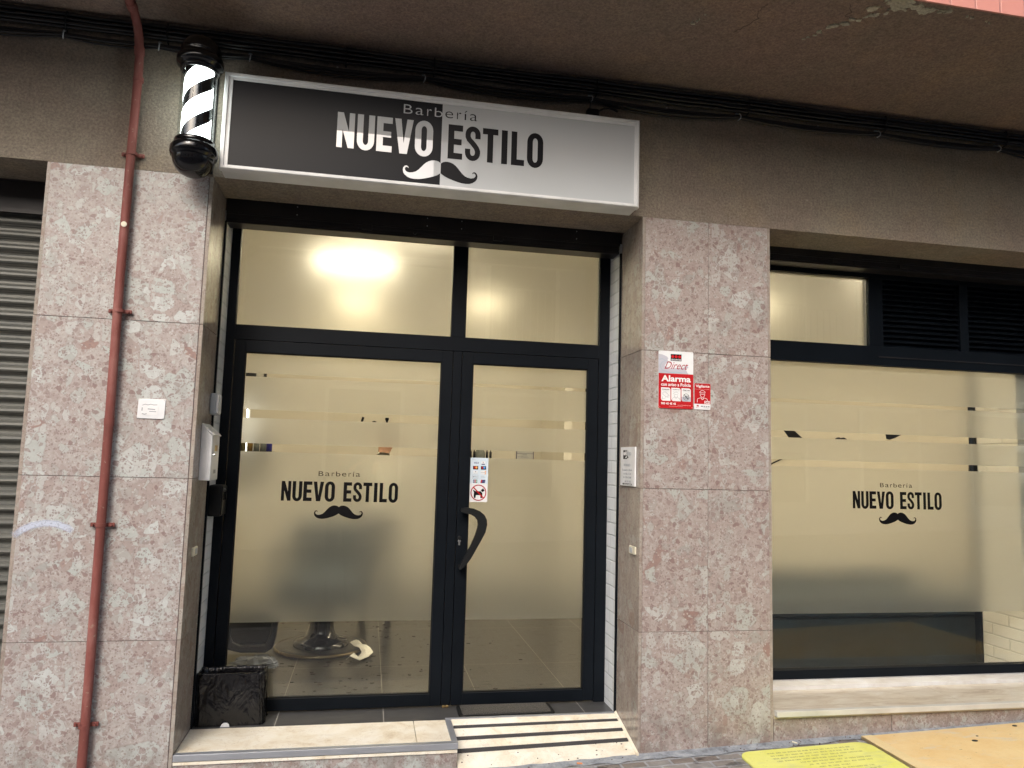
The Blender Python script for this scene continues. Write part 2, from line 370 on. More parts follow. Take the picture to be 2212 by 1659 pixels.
MAT['lamp_warm'] = m_emit('warm_lamp_diffuser', (1, .80, .50), 5)
MAT['lamp_white'] = m_emit('neutral_lamp_diffuser', (1, .84, .58), 13)
MAT['pole_light'] = m_emit('lit_white_spiral', (.93, 1, .97), 5.0)
MAT['lamp_hidden_fill'] = m_emit('hidden_fill_diffuser', (1, .82, .57), 28)  # emission of the added, unseen lamps that brighten the room
MAT['led_strip'] = m_emit('led_strip', (1, .95, .85), 5)
def m_bottle(name, col):
    return simple(name, col, .15)
for nm, cl in (('bottle_amber', (.30, .17, .03)), ('bottle_blue', (.03, .03, .28)), ('bottle_grey', (.22, .24, .22)), ('bottle_olive', (.12, .10, .03))):
    MAT[nm] = m_bottle(nm, cl)

# ------------------------------------------------------------------ mesh helpers
class MB:
    def __init__(s): s.v = []; s.f = []; s.mi = []; s.t = []; s.smooth = []
    def add(s, vs, fs, mi=0, t=0., sm=False):
        b = len(s.v); s.v += [tuple(v) for v in vs]
        for f in fs: s.f.append([b+i for i in f]); s.mi.append(mi); s.t.append(t); s.smooth.append(sm)
        return s
    def box(s, x0, x1, y0, y1, z0, z1, mi=0, t=0.):
        vs = [(x, y, z) for x in (x0, x1) for y in (y0, y1) for z in (z0, z1)]
        return s.add(vs, [(0, 1, 3, 2), (4, 6, 7, 5), (0, 4, 5, 1), (2, 3, 7, 6), (0, 2, 6, 4), (1, 5, 7, 3)], mi, t)
    def hexa(s, c, mi=0, t=0.): # 8 corners: bottom 4 ccw, top 4 ccw
        return s.add(c, [(3, 2, 1, 0), (4, 5, 6, 7), (0, 1, 5, 4), (1, 2, 6, 5), (2, 3, 7, 6), (3, 0, 4, 7)], mi, t)
    def prism(s, pts, fn, d0, d1, mi=0, sm=False): # polygon (concave allowed) extruded; fn(a,b,d)->xyz
        n = len(pts); b = [fn(a, c, d0) for a, c in pts]; e = [fn(a, c, d1) for a, c in pts]
        return s.add(b+e, [list(range(n)), list(range(2*n-1, n-1, -1))]+[(i, (i+1) % n, n+(i+1) % n, n+i) for i in range(n)], mi)
    def tube(s, path, r, seg=10, mi=0, caps=True):
        path = [Vector(p) for p in path]; n = len(path); R = r if isinstance(r, (list, tuple)) else [r]*n
        vs = []; ref = Vector((0, 0, 1))
        prev = None
        for i, p in enumerate(path):
            d = (path[min(i+1, n-1)]-path[max(i-1, 0)]).normalized()
            if prev is None:
                a = d.cross(ref); a = a if a.length > .2 else d.cross(Vector((1, 0, 0)))
            else: a = prev - d*prev.dot(d)
            a.normalize(); prev = a; b = d.cross(a)
            vs += [p+(a*cos(2*pi*k/seg)+b*sin(2*pi*k/seg))*R[i] for k in range(seg)]
        fs = [(i*seg+k, i*seg+(k+1) % seg, (i+1)*seg+(k+1) % seg, (i+1)*seg+k) for i in range(n-1) for k in range(seg)]
        s.add(vs, fs, mi, 0, True)
        if caps: s.add(vs[:seg], [list(range(seg))[::-1]], mi); s.add(vs[-seg:], [list(range(seg))], mi)
        return s
    def lathe(s, prof, c, seg=40, mi=0, sm=True): # prof (r,z)
        vs = []
        for r, z in prof: vs += [(c[0]+r*cos(2*pi*k/seg), c[1]+r*sin(2*pi*k/seg), c[2]+z) for k in range(seg)]
        n = len(prof)
        return s.add(vs, [(i*seg+k, i*seg+(k+1) % seg, (i+1)*seg+(k+1) % seg, (i+1)*seg+k) for i in range(n-1) for k in range(seg)], mi, 0, sm)
    def mesh(s, name, mats):
        m = bpy.data.meshes.new(name); m.from_pydata(s.v, [], s.f)
        for x in mats: m.materials.append(MAT[x] if isinstance(x, str) else x)
        m.polygons.foreach_set('material_index', s.mi); m.polygons.foreach_set('use_smooth', s.smooth)
        a = m.attributes.new('tile', 'FLOAT', 'FACE'); a.data.foreach_set('value', s.t)
        m.update(); return m

def rootpos(p): return Vector(p.get('_b', (0, 0, 0))) if p else Vector((0, 0, 0))
WPOS = {}
def link(o, parent=None):
    COL.objects.link(o)
    base = Vector((0, 0, 0))
    if parent is not None: o.parent = parent; o.location = -WPOS.get(parent.name, Vector((0, 0, 0)))
    WPOS[o.name] = Vector((0, 0, 0))
    return o
def part(name, mb, mats, parent=None, label=None, bev=0, seg=2, fix=True):
    me = mb.mesh(name, mats if isinstance(mats, (list, tuple)) else [mats]) if isinstance(mb, MB) else mb
    if not isinstance(mb, MB) and mats:
        me.materials.clear(); me.materials.append(MAT[mats])
    if fix and isinstance(mb, MB):
        import bmesh
        b = bmesh.new(); b.from_mesh(me); bmesh.ops.recalc_face_normals(b, faces=b.faces); b.to_mesh(me); b.free()
    o = link(bpy.data.objects.new(name, me), parent)
    if label: o['label'] = label
    if bev:
        m = o.modifiers.new('bevel', 'BEVEL'); m.width = bev; m.segments = seg; m.limit_method = 'ANGLE'; m.angle_limit = radians(40)
    return o
def tag(o, label, cat, group=None, kind=None):
    if kind: o['kind'] = kind
    if label: o['label'] = label
    if cat: o['category'] = cat
    if group: o['group'] = group
    return o
def thing(name, loc, label, cat, group=None):
    o = bpy.data.objects.new(name, None); COL.objects.link(o); o.location = loc; o.empty_display_size = .1
    WPOS[o.name] = Vector(loc); return tag(o, label, cat, group)
def struct(name, mb, mats, label=None, kind='structure'):
    o = part(name, mb, mats); o['kind'] = kind
    if label: o['label'] = label
    return o
def copy_tree(o, parent=None):
    c = o.copy(); COL.objects.link(c); WPOS[c.name] = WPOS.get(o.name, Vector((0, 0, 0)))
    if parent is not None: c.parent = parent
    for ch in list(o.children): copy_tree(ch, c)
    return c

FX = lambda y: (lambda a, b, d: (a, y+d, b))          # plane facing -Y : a=x b=z, d depth
def FXp(x): return lambda a, b, d: (x+d, a, b)         # plane facing +-X : a=y b=z

# text helper: builds outlines from the built in font, fits them in a rectangle
def text_mesh(body, x0, x1, z0, z1, y, th=.0015, spacing=1.0, bold=0.0, slant=0.0, fn=None, keep=False):
    cu = bpy.data.curves.new('txt', 'FONT'); cu.body = body; cu.space_character = spacing; cu.offset = bold; cu.shear = slant
    cu.resolution_u = 3; cu.fill_mode = 'FRONT' ; cu.extrude = .01
    ob = bpy.data.objects.new('txt', cu); COL.objects.link(ob)
    dg = bpy.context.evaluated_depsgraph_get(); dg.update()
    me = bpy.data.meshes.new_from_object(ob.evaluated_get(dg))
    COL.objects.unlink(ob); bpy.data.objects.remove(ob); bpy.data.curves.remove(cu)
    xs = [v.co.x for v in me.vertices]; ys = [v.co.y for v in me.vertices]
    ax, bx, ay, by = min(xs), max(xs), min(ys), max(ys)
    for v in me.vertices:
        a = x0+(v.co.x-ax)/(bx-ax)*(x1-x0); b = z0+(v.co.y-ay)/(by-ay)*(z1-z0); d = -th if v.co.z > 0 else 0
        v.co = fn(a, b, d) if fn else (a, y+d, b)
    return me
def curve_mesh(polys, fn, d0, d1):  # closed outlines with holes -> filled slab
    cu = bpy.data.curves.new('shape', 'CURVE'); cu.dimensions = '2D'; cu.fill_mode = 'BOTH'; cu.extrude = .5
    for p in polys:
        sp = cu.splines.new('POLY'); sp.points.add(len(p)-1)
        for q, (a, b) in zip(sp.points, p): q.co = (a, b, 0, 1)
        sp.use_cyclic_u = True
    ob = bpy.data.objects.new('shape', cu); COL.objects.link(ob)
    dg = bpy.context.evaluated_depsgraph_get(); dg.update()
    me = bpy.data.meshes.new_from_object(ob.evaluated_get(dg))
    COL.objects.unlink(ob); bpy.data.objects.remove(ob); bpy.data.curves.remove(cu)
    for v in me.vertices: v.co = fn(v.co.x, v.co.y, d0 if v.co.z > 0 else d1)
    return me
def join_meshes(name, meshes, mat=None):
    V = []; F = []; MI = []; mats = []
    for me, mt in meshes:
        b = len(V); V += [tuple(v.co) for v in me.vertices]
        if mt not in mats: mats.append(mt)
        for p in me.polygons: F.append([b+i for i in p.vertices]); MI.append(mats.index(mt))
    m = bpy.data.meshes.new(name); m.from_pydata(V, [], F)
    for x in mats: m.materials.append(MAT[x])
    m.polygons.foreach_set('material_index', MI); m.update(); return m
def arc(cx, cy, rx, ry, a0, a1, n=10):
    return [(cx+rx*cos(radians(a0+(a1-a0)*i/n)), cy+ry*sin(radians(a0+(a1-a0)*i/n))) for i in range(n+1)]
def disc(cx, cy, r, n=32): return arc(cx, cy, r, r, 0, 360*(n-1)/n, n-1)
def rrect(x0, x1, z0, z1, r, n=4):
    return arc(x1-r, z1-r, r, r, 0, 90, n)+arc(x0+r, z1-r, r, r, 90, 180, n)+arc(x0+r, z0+r, r, r, 180, 270, n)+arc(x1-r, z0+r, r, r, 270, 360, n)
def stroke(path, w):  # open polyline -> ribbon outline
    L = []; R = []
    for i, p in enumerate(path):
        a = Vector(path[max(0, i-1)]); b = Vector(path[min(len(path)-1, i+1)]); d = (b-a).normalized(); nn = Vector((-d.y, d.x))
        L.append(tuple(Vector(p)+nn*w/2)); R.append(tuple(Vector(p)-nn*w/2))
    return L+R[::-1]

# bold condensed capitals drawn as outlines, cap height 1
def glyph(ch, w):
    s = .345*w if ch not in 'I' else w
    if ch == 'I': return [[(0, 0), (w, 0), (w, 1), (0, 1)]]
    if ch == 'L': s = .43*w; return [[(0, 0), (w, 0), (w, .175), (s, .175), (s, 1), (0, 1)]]
    if ch == 'E': s = .41*w; return [[(0, 0), (w, 0), (w, .175), (s, .175), (s, .42), (.93*w, .42), (.93*w, .59), (s, .59), (s, .825), (w, .825), (w, 1), (0, 1)]]
    if ch == 'T': a = .5*w; h = .185*w; return [[(a-h, 0), (a+h, 0), (a+h, .825), (w, .825), (w, 1), (0, 1), (0, .825), (a-h, .825)]]
    if ch == 'N': s = .34*w; return [[(0, 0), (s*.92, 0), (s*.92, .52), (w-s, 0), (w, 0), (w, 1), (w-s*.92, 1), (w-s*.92, .46), (s, 1), (0, 1)]]
    if ch == 'V': return [[(.30*w, 0), (.70*w, 0), (w, 1), (.66*w, 1), (.5*w, .30), (.34*w, 1), (0, 1)]]
    if ch == 'U': return [arc(.5*w, .26, .5*w, .28, 180, 360, 12)+[(w, 1), (w-s, 1)]+arc(.5*w, .25, .5*w-s, .115, 360, 180, 8)+[(s, 1), (0, 1)]]
    if ch == 'O': return [arc(.5*w, .26, .5*w, .28, 180, 360, 12)+arc(.5*w, .74, .5*w, .28, 0, 180, 12),
                          arc(.5*w, .26, .5*w-s, .125, 180, 360, 8)+arc(.5*w, .74, .5*w-s, .125, 0, 180, 8)]
    if ch == 'S':
        r = .5*w-s/2
        path = [(.5*w+r, .655)]+arc(.5*w, .77, r, .165, 0, 180, 10)+[(.5*w-r*.98, .69), (.5*w-r*.72, .61), (.5*w-r*.2, .54), (.5*w+r*.25, .47), (.5*w+r*.75, .38), (.5*w+r, .29)]+arc(.5*w, .235, r, .165, 0, -180, 10)+[(.5*w-r, .34)]
        return [stroke(path, s)]
LET = [('N', .571, .653), ('U', .666, .748), ('E', .759, .833), ('V', .844, .934), ('O', .944, 1.031), ('E', 1.106, 1.178), ('S', 1.191, 1.267), ('T', 1.278, 1.356), ('I', 1.374, 1.404), ('L', 1.424, 1.491), ('O', 1.505, 1.588)]
MU = [(1147, 185), (1170, 165), (1200, 145), (1250, 128), (1310, 122), (1380, 130), (1450, 155), (1520, 200), (1580, 260), (1640, 330), (1700, 400), (1770, 458), (1850, 490), (1930, 502), (2000, 485), (2035, 455), (2048, 415), (2035, 375), (2005, 357), (1975, 368), (1958, 390), (1962, 358), (1985, 335), (2020, 325), (2060, 345), (2090, 390), (2098, 440), (2085, 505), (2050, 560), (1980, 615), (1900, 645), (1800, 655), (1700, 650), (1600, 632), (1480, 598), (1350, 555), (1250, 510), (1180, 465), (1147, 440)]
MU = [((x-1147)/1902, (388-y)/1902) for x, y in MU]   # unit full width
def half_mu(cx, cz, w, side): return [(cx+side*x*w, cz+z*w) for x, z in MU]
def letters(x0, z0, wtot, hcap, idx):
    k = wtot/1.017; out = []
    for i in idx:
        ch, a, b = LET[i]; w = (b-a)*k
        out.append([[(x0+(a-.571)*k+px*hcap, z0+pz*hcap) for px, pz in g] for g in glyph(ch, w/hcap)])
    return out

# ================================================================== BUILDING
def g(x, y=0): return .1605+.034*(x-2.183)+.02*min(0, y)      # sloping pavement level
bld = thing('shop_building', (1, .2, 0), 'ground floor of the brown rendered building with pink marble pillars, around the barber shop', 'building')
HZ = 2.911; TJ = [2.911, 2.191, 1.471, .7486, -.2]
# brown wall above the openings
w = MB()
w.box(-9, 12, 0, .30, HZ, 3.75)
part('upper_wall', w, 'plaster', bld)
w = MB(); w.box(-9, 12, .302, .62, HZ+.06, 3.75); w.box(-.72, .0, .36, .75, 0, HZ); w.box(2.19, 2.90, .36, .75, 0, HZ)
part('inner_masonry', w, 'grout', bld)
# overhanging slab (soffit) with pink tiled front of the storey above
w = MB(); w.box(-9, 12, -.975, .3, 3.652, 3.9)
sof = part('soffit', w, 'soffit', bld)
w = MB(); w.box(-9, 12, -.985, -.9751, 3.649, 4.3)
part('tiled_front', w, 'pink_tile', bld)
w = MB(); w.box(-9, 12, -.97, 6.5, 4.3, 15.5)
part('upper_storeys', w, 'opp_wall2', bld)
# flaked patches of the soffit: ragged bare plaster
def ragged(pts, wid, seed, name='flaked_patch'):
    rnd = random.Random(seed); mb = MB()
    for i in range(len(pts)-1):
        a = Vector(pts[i]); b = Vector(pts[i+1]); n = max(2, int((b-a).length/.018))
        for j in range(n):
            p = a.lerp(b, j/n); k = rnd.randint(5, 8); r = wid[i]*rnd.uniform(.35, 1.05)
            p = p+Vector((rnd.uniform(-.5, .5)*wid[i], rnd.uniform(-.6, .6)*wid[i]))
            ang = sorted(rnd.uniform(0, 2*pi) for _ in range(k))
            poly = [(p.x+r*rnd.uniform(.5, 1.3)*cos(t), p.y+.8*r*rnd.uniform(.5, 1.2)*sin(t)) for t in ang]
            h = rnd.uniform(.002, .009)
            mb.prism(poly, lambda a_, b_, d: (a_, b_, d), 3.652-h, 3.655)
    o = part(name, mb, 'patch', bld, 'flaked pale plaster on the brown soffit'); o['kind'] = 'stuff'; return o
ragged([(2.765, -.60), (2.80, -.70), (2.86, -.76), (2.93, -.83), (3.0, -.885), (3.06, -.93)], [.018, .028, .024, .022, .045, .045], 3)
ragged([(2.90, -.90), (2.98, -.94), (3.07, -.95), (3.18, -.93), (3.26, -.925)], [.045, .05, .04, .026], 5)
ragged([(2.19, -.585), (2.20, -.64), (2.215, -.69)], [.017, .014], 8)
ragged([(3.36, -.925), (3.4, -.925)], [.01], 9); ragged([(3.47, -.91), (3.51, -.915)], [.011], 10)
# crack lines
mb = MB()
for path in ([(2.45, -.80), (2.43, -.74), (2.46, -.70), (2.44, -.64), (2.42, -.60), (2.39, -.56)], [(2.80, -.88), (2.84, -.83), (2.83, -.80), (2.90, -.79)]):
    rr = random.Random(4); pts = []
    for (a, b), (c, d) in zip(path[:-1], path[1:]):
        for j in range(4): t = j/4; pts.append((a+(c-a)*t+rr.uniform(-.006, .006), b+(d-b)*t+rr.uniform(-.006, .006)))
    mb = MB(); mb.prism(stroke(pts, .003), lambda a_, b_, d: (a_, b_, d), 3.6505, 3.656)
    part('crack', mb, 'grout', bld)

# marble pillars: slabs with 2 mm joints over a dark core
def pillar(name, xs, mat, label, seed, reveals):
    rnd = random.Random(seed)
    mb = MB()
    for i in range(4):
        zt, zb = TJ[i]-.0012, TJ[i+1]+.0012
        for j in range(len(xs)-1):
            mb.box(xs[j]+.0012, xs[j+1]-.0012, 0, .02, zb, zt, 0, rnd.uniform(0, 9))
    p = part(name, mb, mat, bld, label, .0008, 1)
    mb = MB(); mb.box(xs[0]-.006, xs[-1]+.006, .0035, .36, -.2, HZ-.003); part('joint_core', mb, 'grout', p)
    for x, side in reveals:
        mb = MB()
        for i in range(4):
            zt, zb = TJ[i]-.0012, TJ[i+1]+.0012
            mb.box(min(x, x-side*.016), max(x, x-side*.016), .001, .331, zb, zt, 0, rnd.uniform(0, 9))
        part('reveal', mb, 'marble_reveal', p, None, .0008, 1)
pillar('left_marble_pillar'.replace('left_', ''), [-.712, -.018], 'marble', 'pink and grey marble pillar behind the red pipe', 11, [(0, 1), (-.727, -1)])
pillar('marble_pillar', [2.190, 2.549, 2.898], 'marble_right', 'pink marble pillar with the alarm sign, jointed down its middle', 23, [(2.174, -1), (2.913, 1)])

# ------------------------------------------------------------------ left roller shutter
t = thing('roller_shutter', (-2.3, .3, .1), 'closed grey slatted roller shutter left of the red pipe', 'roller shutter')
prof = []
P_ = .0667
z = .15; mb = MB(); rows = []
while z < 2.745:
    for u, d in ((0, .0), (.08, .010), (.2, .015), (.35, .013), (.48, .004), (.53, -.006), (.60, -.010), (.75, -.011), (.90, -.008), (.97, .0)):
        rows.append((z+u*P_, .315-d))
    z += P_
vs = []; fs = []
for zz, yy in rows: vs += [(-4, yy, zz), (-.731, yy, zz)]
fs = [(2*i, 2*i+1, 2*i+3, 2*i+2) for i in range(len(rows)-1)]
mb.add(vs, fs); part('slat_curtain', mb, 'slats', t, fix=False)
mb = MB(); mb.box(-4, -.733, .30, .55, 2.752, 2.905); part('roller_box', mb, 'box_metal', t, None, .004)
mb = MB(); mb.box(-4, -.735, .28, .30, 2.738, 2.757); mb.box(-4, -.73, .34, .5, -.1, 2.75); part('guide_rail', mb, 'box_metal', t)

# ------------------------------------------------------------------ spray mark
def m_spray():
    n = NT('white_spray_paint'); c = n.coord(); u = n.n('Attribute', attribute_name='tile').outputs['Fac']
    a = n.math('MULTIPLY', u, n.step(n.noise(c, 120, 3), .2, .5)); d = n.n('BsdfDiffuse', i_Color=(.62, .68, .82)); tr = n.n('BsdfTransparent')
    m = n.n('MixShader', i_0=n.math('MULTIPLY', a, .8), i_1=tr.outputs[0], i_2=d.outputs[0]); n.t.links.new(m.outputs[0], n.out.inputs[0]); return n.m
MAT['spray'] = m_spray()
pts = [(-.725, 1.205), (-.69, 1.232), (-.65, 1.252), (-.60, 1.262), (-.55, 1.258), (-.51, 1.243), (-.485, 1.225)]
V = []; A = []; F = []
for i, p in enumerate(pts):
    a = Vector(pts[max(0, i-1)]); b = Vector(pts[min(6, i+1)]); d = (b-a).normalized(); nn = Vector((-d.y, d.x))
    for k, wgt in ((-1, 0), (-.45, .85), (.45, .85), (1, 0)):
        q = Vector(p)+nn*k*.019; V.append((q.x, -.0012, q.y)); A.append(wgt*(.7 if i in (0, 6) else 1) if 0 < i < 6 else wgt*.35)
F = [(i*4+k, i*4+k+1, (i+1)*4+k+1, (i+1)*4+k) for i in range(6) for k in range(3)]
me = bpy.data.meshes.new('spray_mark'); me.from_pydata(V, [], F); at = me.attributes.new('tile', 'FLOAT', 'POINT'); at.data.foreach_set('value', A)
me.materials.append(MAT['spray']); o = link(bpy.data.objects.new('spray_paint_mark', me), bld); o['label'] = 'pale blue sprayed arc on the left pillar'

# ------------------------------------------------------------------ red drain pipe
t = thing('drainpipe', (-.36, -.035, 0), 'red painted metal pipe running down the left marble pillar and along the soffit', 'pipe')
mb = MB()
mb.tube([(-.358, -.035, -.1), (-.357, -.035, .6), (-.36, -.035, 1.2), (-.362, -.034, 1.80), (-.366, -.035, 2.4), (-.363, -.035, 3.0), (-.360, -.035, 3.34), (-.360, -.040, 3.46), (-.362, -.065, 3.535), (-.366, -.082, 3.575), (-.368, -.13, 3.612), (-.370, -.20, 3.625), (-.372, -.32, 3.625), (-.376, -.60, 3.625), (-.38, -.99, 3.62), (-.38, -1.2, 3.62)], .0195, 14)
part('pipe', mb, 'red_pipe', t)
for p0, p1, r_ in (((-.361, -.036, 3.455), (-.361, -.047, 3.49), .0235), ((-.369, -.15, 3.618), (-.3695, -.19, 3.625), .0235), ((-.361, -.0345, 1.70), (-.362, -.0345, 1.735), .0215), ((-.358, -.035, 3.325), (-.358, -.035, 3.345), .0235)):
    mb = MB(); mb.tube([p0, p1], r_, 14); part('joint_sleeve', mb, 'red_pipe', t)
def clamp(zc):
    mb = MB(); x = -.36
    mb.tube([(x, -.035, zc-.008), (x, -.035, zc+.008)], .0235, 16)
    mb.box(x-.05, x-.018, -.018, -.008, zc-.009, zc+.009); mb.box(x+.018, x+.05, -.018, -.008, zc-.009, zc+.009)
    mb.tube([(x-.038, -.03, zc), (x-.038, 0, zc)], .005, 8); mb.tube([(x+.038, -.03, zc), (x+.038, 0, zc)], .005, 8)
    return mb
for zc in (2.972, 2.226, 1.259, .402): part('pipe_clamp', clamp(zc), 'red_pipe', t, None, .002, 1)
mb = MB(); mb.prism(disc(-.362, 2.627, .0125), FX(-.0565), -.0006, .003); part('round_sticker', mb, 'ivory', t, 'round cream sticker')

# ------------------------------------------------------------------ cables
def wig(pts, seed, amp=.004):
    rnd = random.Random(seed); out = []
    for i in range(len(pts)-1):
        a = Vector(pts[i]); b = Vector(pts[i+1]); n = 4
        for j in range(n):
            p = a.lerp(b, j/n); out.append(p+Vector((0, rnd.uniform(-.3, .3)*amp, rnd.uniform(-1, 1)*amp)))
    out.append(Vector(pts[-1])); return out
t = thing('cable_bundle', (1, -.02, 3.6), 'upper thick bundle of black cables running along the top of the wall', 'cable bundle', 'cable bundles along the wall')
upx = [-6, -4.2, -2.6, -1.6, -.689, -.246, .17, .59, 1.03, 1.46, 1.894, 2.33, 2.77, 3.2, 3.625, 4.03, 4.434, 5, 6, 8, 11]
ups = [(3.622, -.016, .012), (3.602, -.016, .009), (3.594, -.030, .007), (3.584, -.014, .010), (3.573, -.032, .008), (3.565, -.015, .009), (3.556, -.030, .007)]
for i, (zc, y, r) in enumerate(ups):
    rnd = random.Random(i*3+1)
    pts = [(x, y, zc+rnd.uniform(-.004, .004)-(.004 if k % 2 and 4 < k < 17 else 0)*(i > 4)) for k, x in enumerate(upx)]
    mb = MB(); mb.tube(wig(pts, i, .002), r, 8); part('cable', mb, 'cable', t)
for x in (-1.55, -.689, -.246, .59, 1.03, 1.894, 2.77, 3.625, 4.434, 5.4):
    mb = MB(); mb.tube([(x, -.002, 3.625), (x, -.04, 3.625), (x, -.048, 3.605), (x, -.048, 3.57), (x, -.04, 3.545), (x, -.002, 3.54)], .0035, 6)
    part('cable_clip', mb, 'black_matte', t)
t = thing('cable_bundle', (1, -.02, 3.51), 'lower thin bundle of sagging black cables, hung from grey clips', 'cable bundle', 'cable bundles along the wall')
lowx = [-6, -4, -2.5, -1.5, -.702, -.284, .131, .979, 1.863, 2.714, 3.579, 4.383, 5.3, 7, 9, 11]
for i, (dz, y, r, sag) in enumerate([(0, -.018, .008, .022), (-.004, -.030, .0065, .03), (.009, -.018, .006, .014), (-.008, -.02, .005, .042)]):
    pts = []; rnd = random.Random(50+i)
    for a, b in zip(lowx[:-1], lowx[1:]):
        sg = min(sag*(b-a)/.85, sag*1.5)*rnd.uniform(.45, .95)
        for j in range(6): u = j/6; pts.append((a+(b-a)*u, y, 3.52+dz-sg*4*u*(1-u)))
    pts.append((11, y, 3.52+dz))
    mb = MB(); mb.tube(pts, r, 8); part('cable', mb, 'cable', t)
for x in lowx[3:13]:
    mb = MB(); mb.box(x-.008, x+.008, -.012, -.001, 3.528, 3.548)
    mb.tube([(x, -.006, 3.535), (x+.004, -.030, 3.538), (x+.008, -.042, 3.52), (x+.006, -.04, 3.505), (x, -.02, 3.5)], .0028, 6)
    part('cable_clip', mb, 'clip', t)
for x in (.549, 1.43, 2.30, 3.21, 3.995):
    mb = MB(); mb.tube([(x, -.001, 3.53), (x, -.012, 3.53)], .0045, 8); part('screw', mb, 'steel', t)
t = thing('cable_stub', (1.88, -.04, 3.44), 'black junction block with a loose curled cable end above the light box sign', 'cable end')
mb = MB(); mb.box(1.835, 1.90, -.075, -.03, 3.39, 3.445); part('block', mb, 'black_matte', t, None, .008)
mb = MB(); mb.tube([(1.853, -.05, 3.44), (1.856, -.045, 3.475), (1.86, -.03, 3.505)], .0035, 8)
mb.tube([(1.895, -.055, 3.438), (1.925, -.06, 3.456), (1.955, -.06, 3.462), (1.985, -.058, 3.458), (2.005, -.056, 3.449)], .0058, 8); part('cable_end', mb, 'cable', t)

# ------------------------------------------------------------------ barber pole
bp = thing('barber_pole', (-.055, -.16, 2.84), 'lit black and white barber pole with black domes beside the light box sign', 'barber pole')
cx, cy = -.055, -.17
mb = MB(); mb.lathe([(.074, 3.335), (.083, 3.335), (.086, 3.345), (.086, 3.357), (.098, 3.362), (.103, 3.373), (.103, 3.392), (.098, 3.403), (.090, 3.407), (.087, 3.418), (.090, 3.424), (.088, 3.440), (.083, 3.458), (.073, 3.475), (.058, 3.489), (.038, 3.498), (.018, 3.502), (.0, 3.503)], (cx, cy, 0), 56)
part('top_cap', mb, 'black_gloss', bp)
mb = MB(); mb.lathe([(.078, 3.008), (.086, 3.006), (.088, 2.998), (.086, 2.985), (.096, 2.980), (.103, 2.968), (.104, 2.948), (.100, 2.930), (.092, 2.926), (.092, 2.918), (.086, 2.895), (.074, 2.872), (.056, 2.854), (.034, 2.843), (.012, 2.839), (0, 2.839)], (cx, cy, 0), 56)
mb.lathe([(.0, 3.0), (.078, 3.0), (.086, 3.006)], (cx, cy, 0), 40)
part('base_cap', mb, 'black_gloss', bp)
mb = MB(); mb.lathe([(.078, 3.0), (.078, 3.34)], (cx, cy, 0), 64); gl = part('glass_cylinder', mb, 'cyl_glass', bp)
def helix(r0, ph0, frac, mat, name, r=.063):
    mb = MB(); pitch = .31; z0, z1 = 2.985, 3.345; N = 110; vs = []; fs = []
    for turn in (-2, -1.5, -1, -.5, 0, .5, 1, 1.5):
        vs = []
        for i in range(49):
            a = 2*pi*i/48
            for k in range(5):
                z = z0+turn*pitch+pitch*a/(2*pi)+ph0*pitch/2+frac*pitch/2*k/4
                z = min(max(z, z0), z1); vs.append((cx+r*cos(a), cy+r*sin(a), z))
        fs = [(i*5+k, (i+1)*5+k, (i+1)*5+k+1, i*5+k+1) for i in range(48) for k in range(4)]
        fs = [f for f in fs if len({round(vs[q][2], 5) for q in f}) > 1]
        mb.add(vs, fs, 0, 0, True)
    return part(name, mb, mat, bp, fix=False)
PH = .22
helix(0, PH, .60, 'pole_light', 'white_spiral'); helix(0, PH+.60, .40, 'black_gloss', 'black_spiral', .0625)
for z0, z1 in ((2.93, 2.975), (3.36, 3.40)): mb = MB(); mb.box(cx-.035, cx+.035, -.09, -.013, z0, z1); part('wall_bracket', mb, 'black_matte', bp, None, .004)
mb = MB(); mb.box(cx-.05, cx+.05, -.012, -.0005, 2.92, 3.41); part('back_plate', mb, 'black_matte', bp, None, .002)

# ------------------------------------------------------------------ light box sign
sg = thing('light_box_sign', (1.07, -.07, 2.905), 'wide light box sign over the door, half black, half white, lettered with the shop name', 'sign')
mb = MB(); mb.box(.052, 2.096, -.118, -.002, 2.908, 3.372); part('housing', mb, 'white_metal', sg, None, .002)
mb = MB()
X0, X1, Z0, Z1 = .048, 2.100, 2.905, 3.376
def fr(x0, x1, z0, z1, y): return [(x0, y, z0), (x1, y, z0), (x1, y, z1), (x0, y, z1)]
rings = [fr(X0, X1, Z0, Z1, -.10), fr(X0, X1, Z0, Z1, -.134), fr(X0+.006, X1-.006, Z0+.005, Z1-.006, -.142), fr(X0+.018, X1-.014, Z0+.013, Z1-.018, -.142), fr(X0+.022, X1-.017, Z0+.016, Z1-.022, -.136), fr(X0+.037, X1-.026, Z0+.021, Z1-.034, -.136), fr(X0+.038, X1-.027, Z0+.022, Z1-.035, -.128)]
vs = [p for r_ in rings for p in r_]
mb.add(vs, [(i*4+k, i*4+(k+1) % 4, (i+1)*4+(k+1) % 4, (i+1)*4+k) for i in range(len(rings)-1) for k in range(4)])
part('frame', mb, 'white_metal', sg)
XS = 1.073
mb = MB(); mb.box(XS, X1-.025, -.1315, -.119, Z0+.02, Z1-.033); part('white_panel', mb, 'sign_white', sg)
mb = MB(); mb.box(X0+.036, XS, -.1315, -.119, Z0+.02, Z1-.033); part('black_panel', mb, 'sign_black', sg)
YF = -.1316
def lett(idx, x0, z0, wt, h, y, th, mat, name, parent):
    L_ = [(curve_mesh(gp, FX(y), -th, 0), mat) for gp in letters(x0, z0, wt, h, idx)]
    return part(name, join_meshes(name, L_), None, parent)
lett(range(0, 5), .571, 3.067, 1.017, .175, YF, .0012, 'letter_white', 'white_word', sg)
lett(range(5, 11), .571, 3.067, 1.017, .175, YF, .0012, 'sign_letter_black', 'black_word', sg)
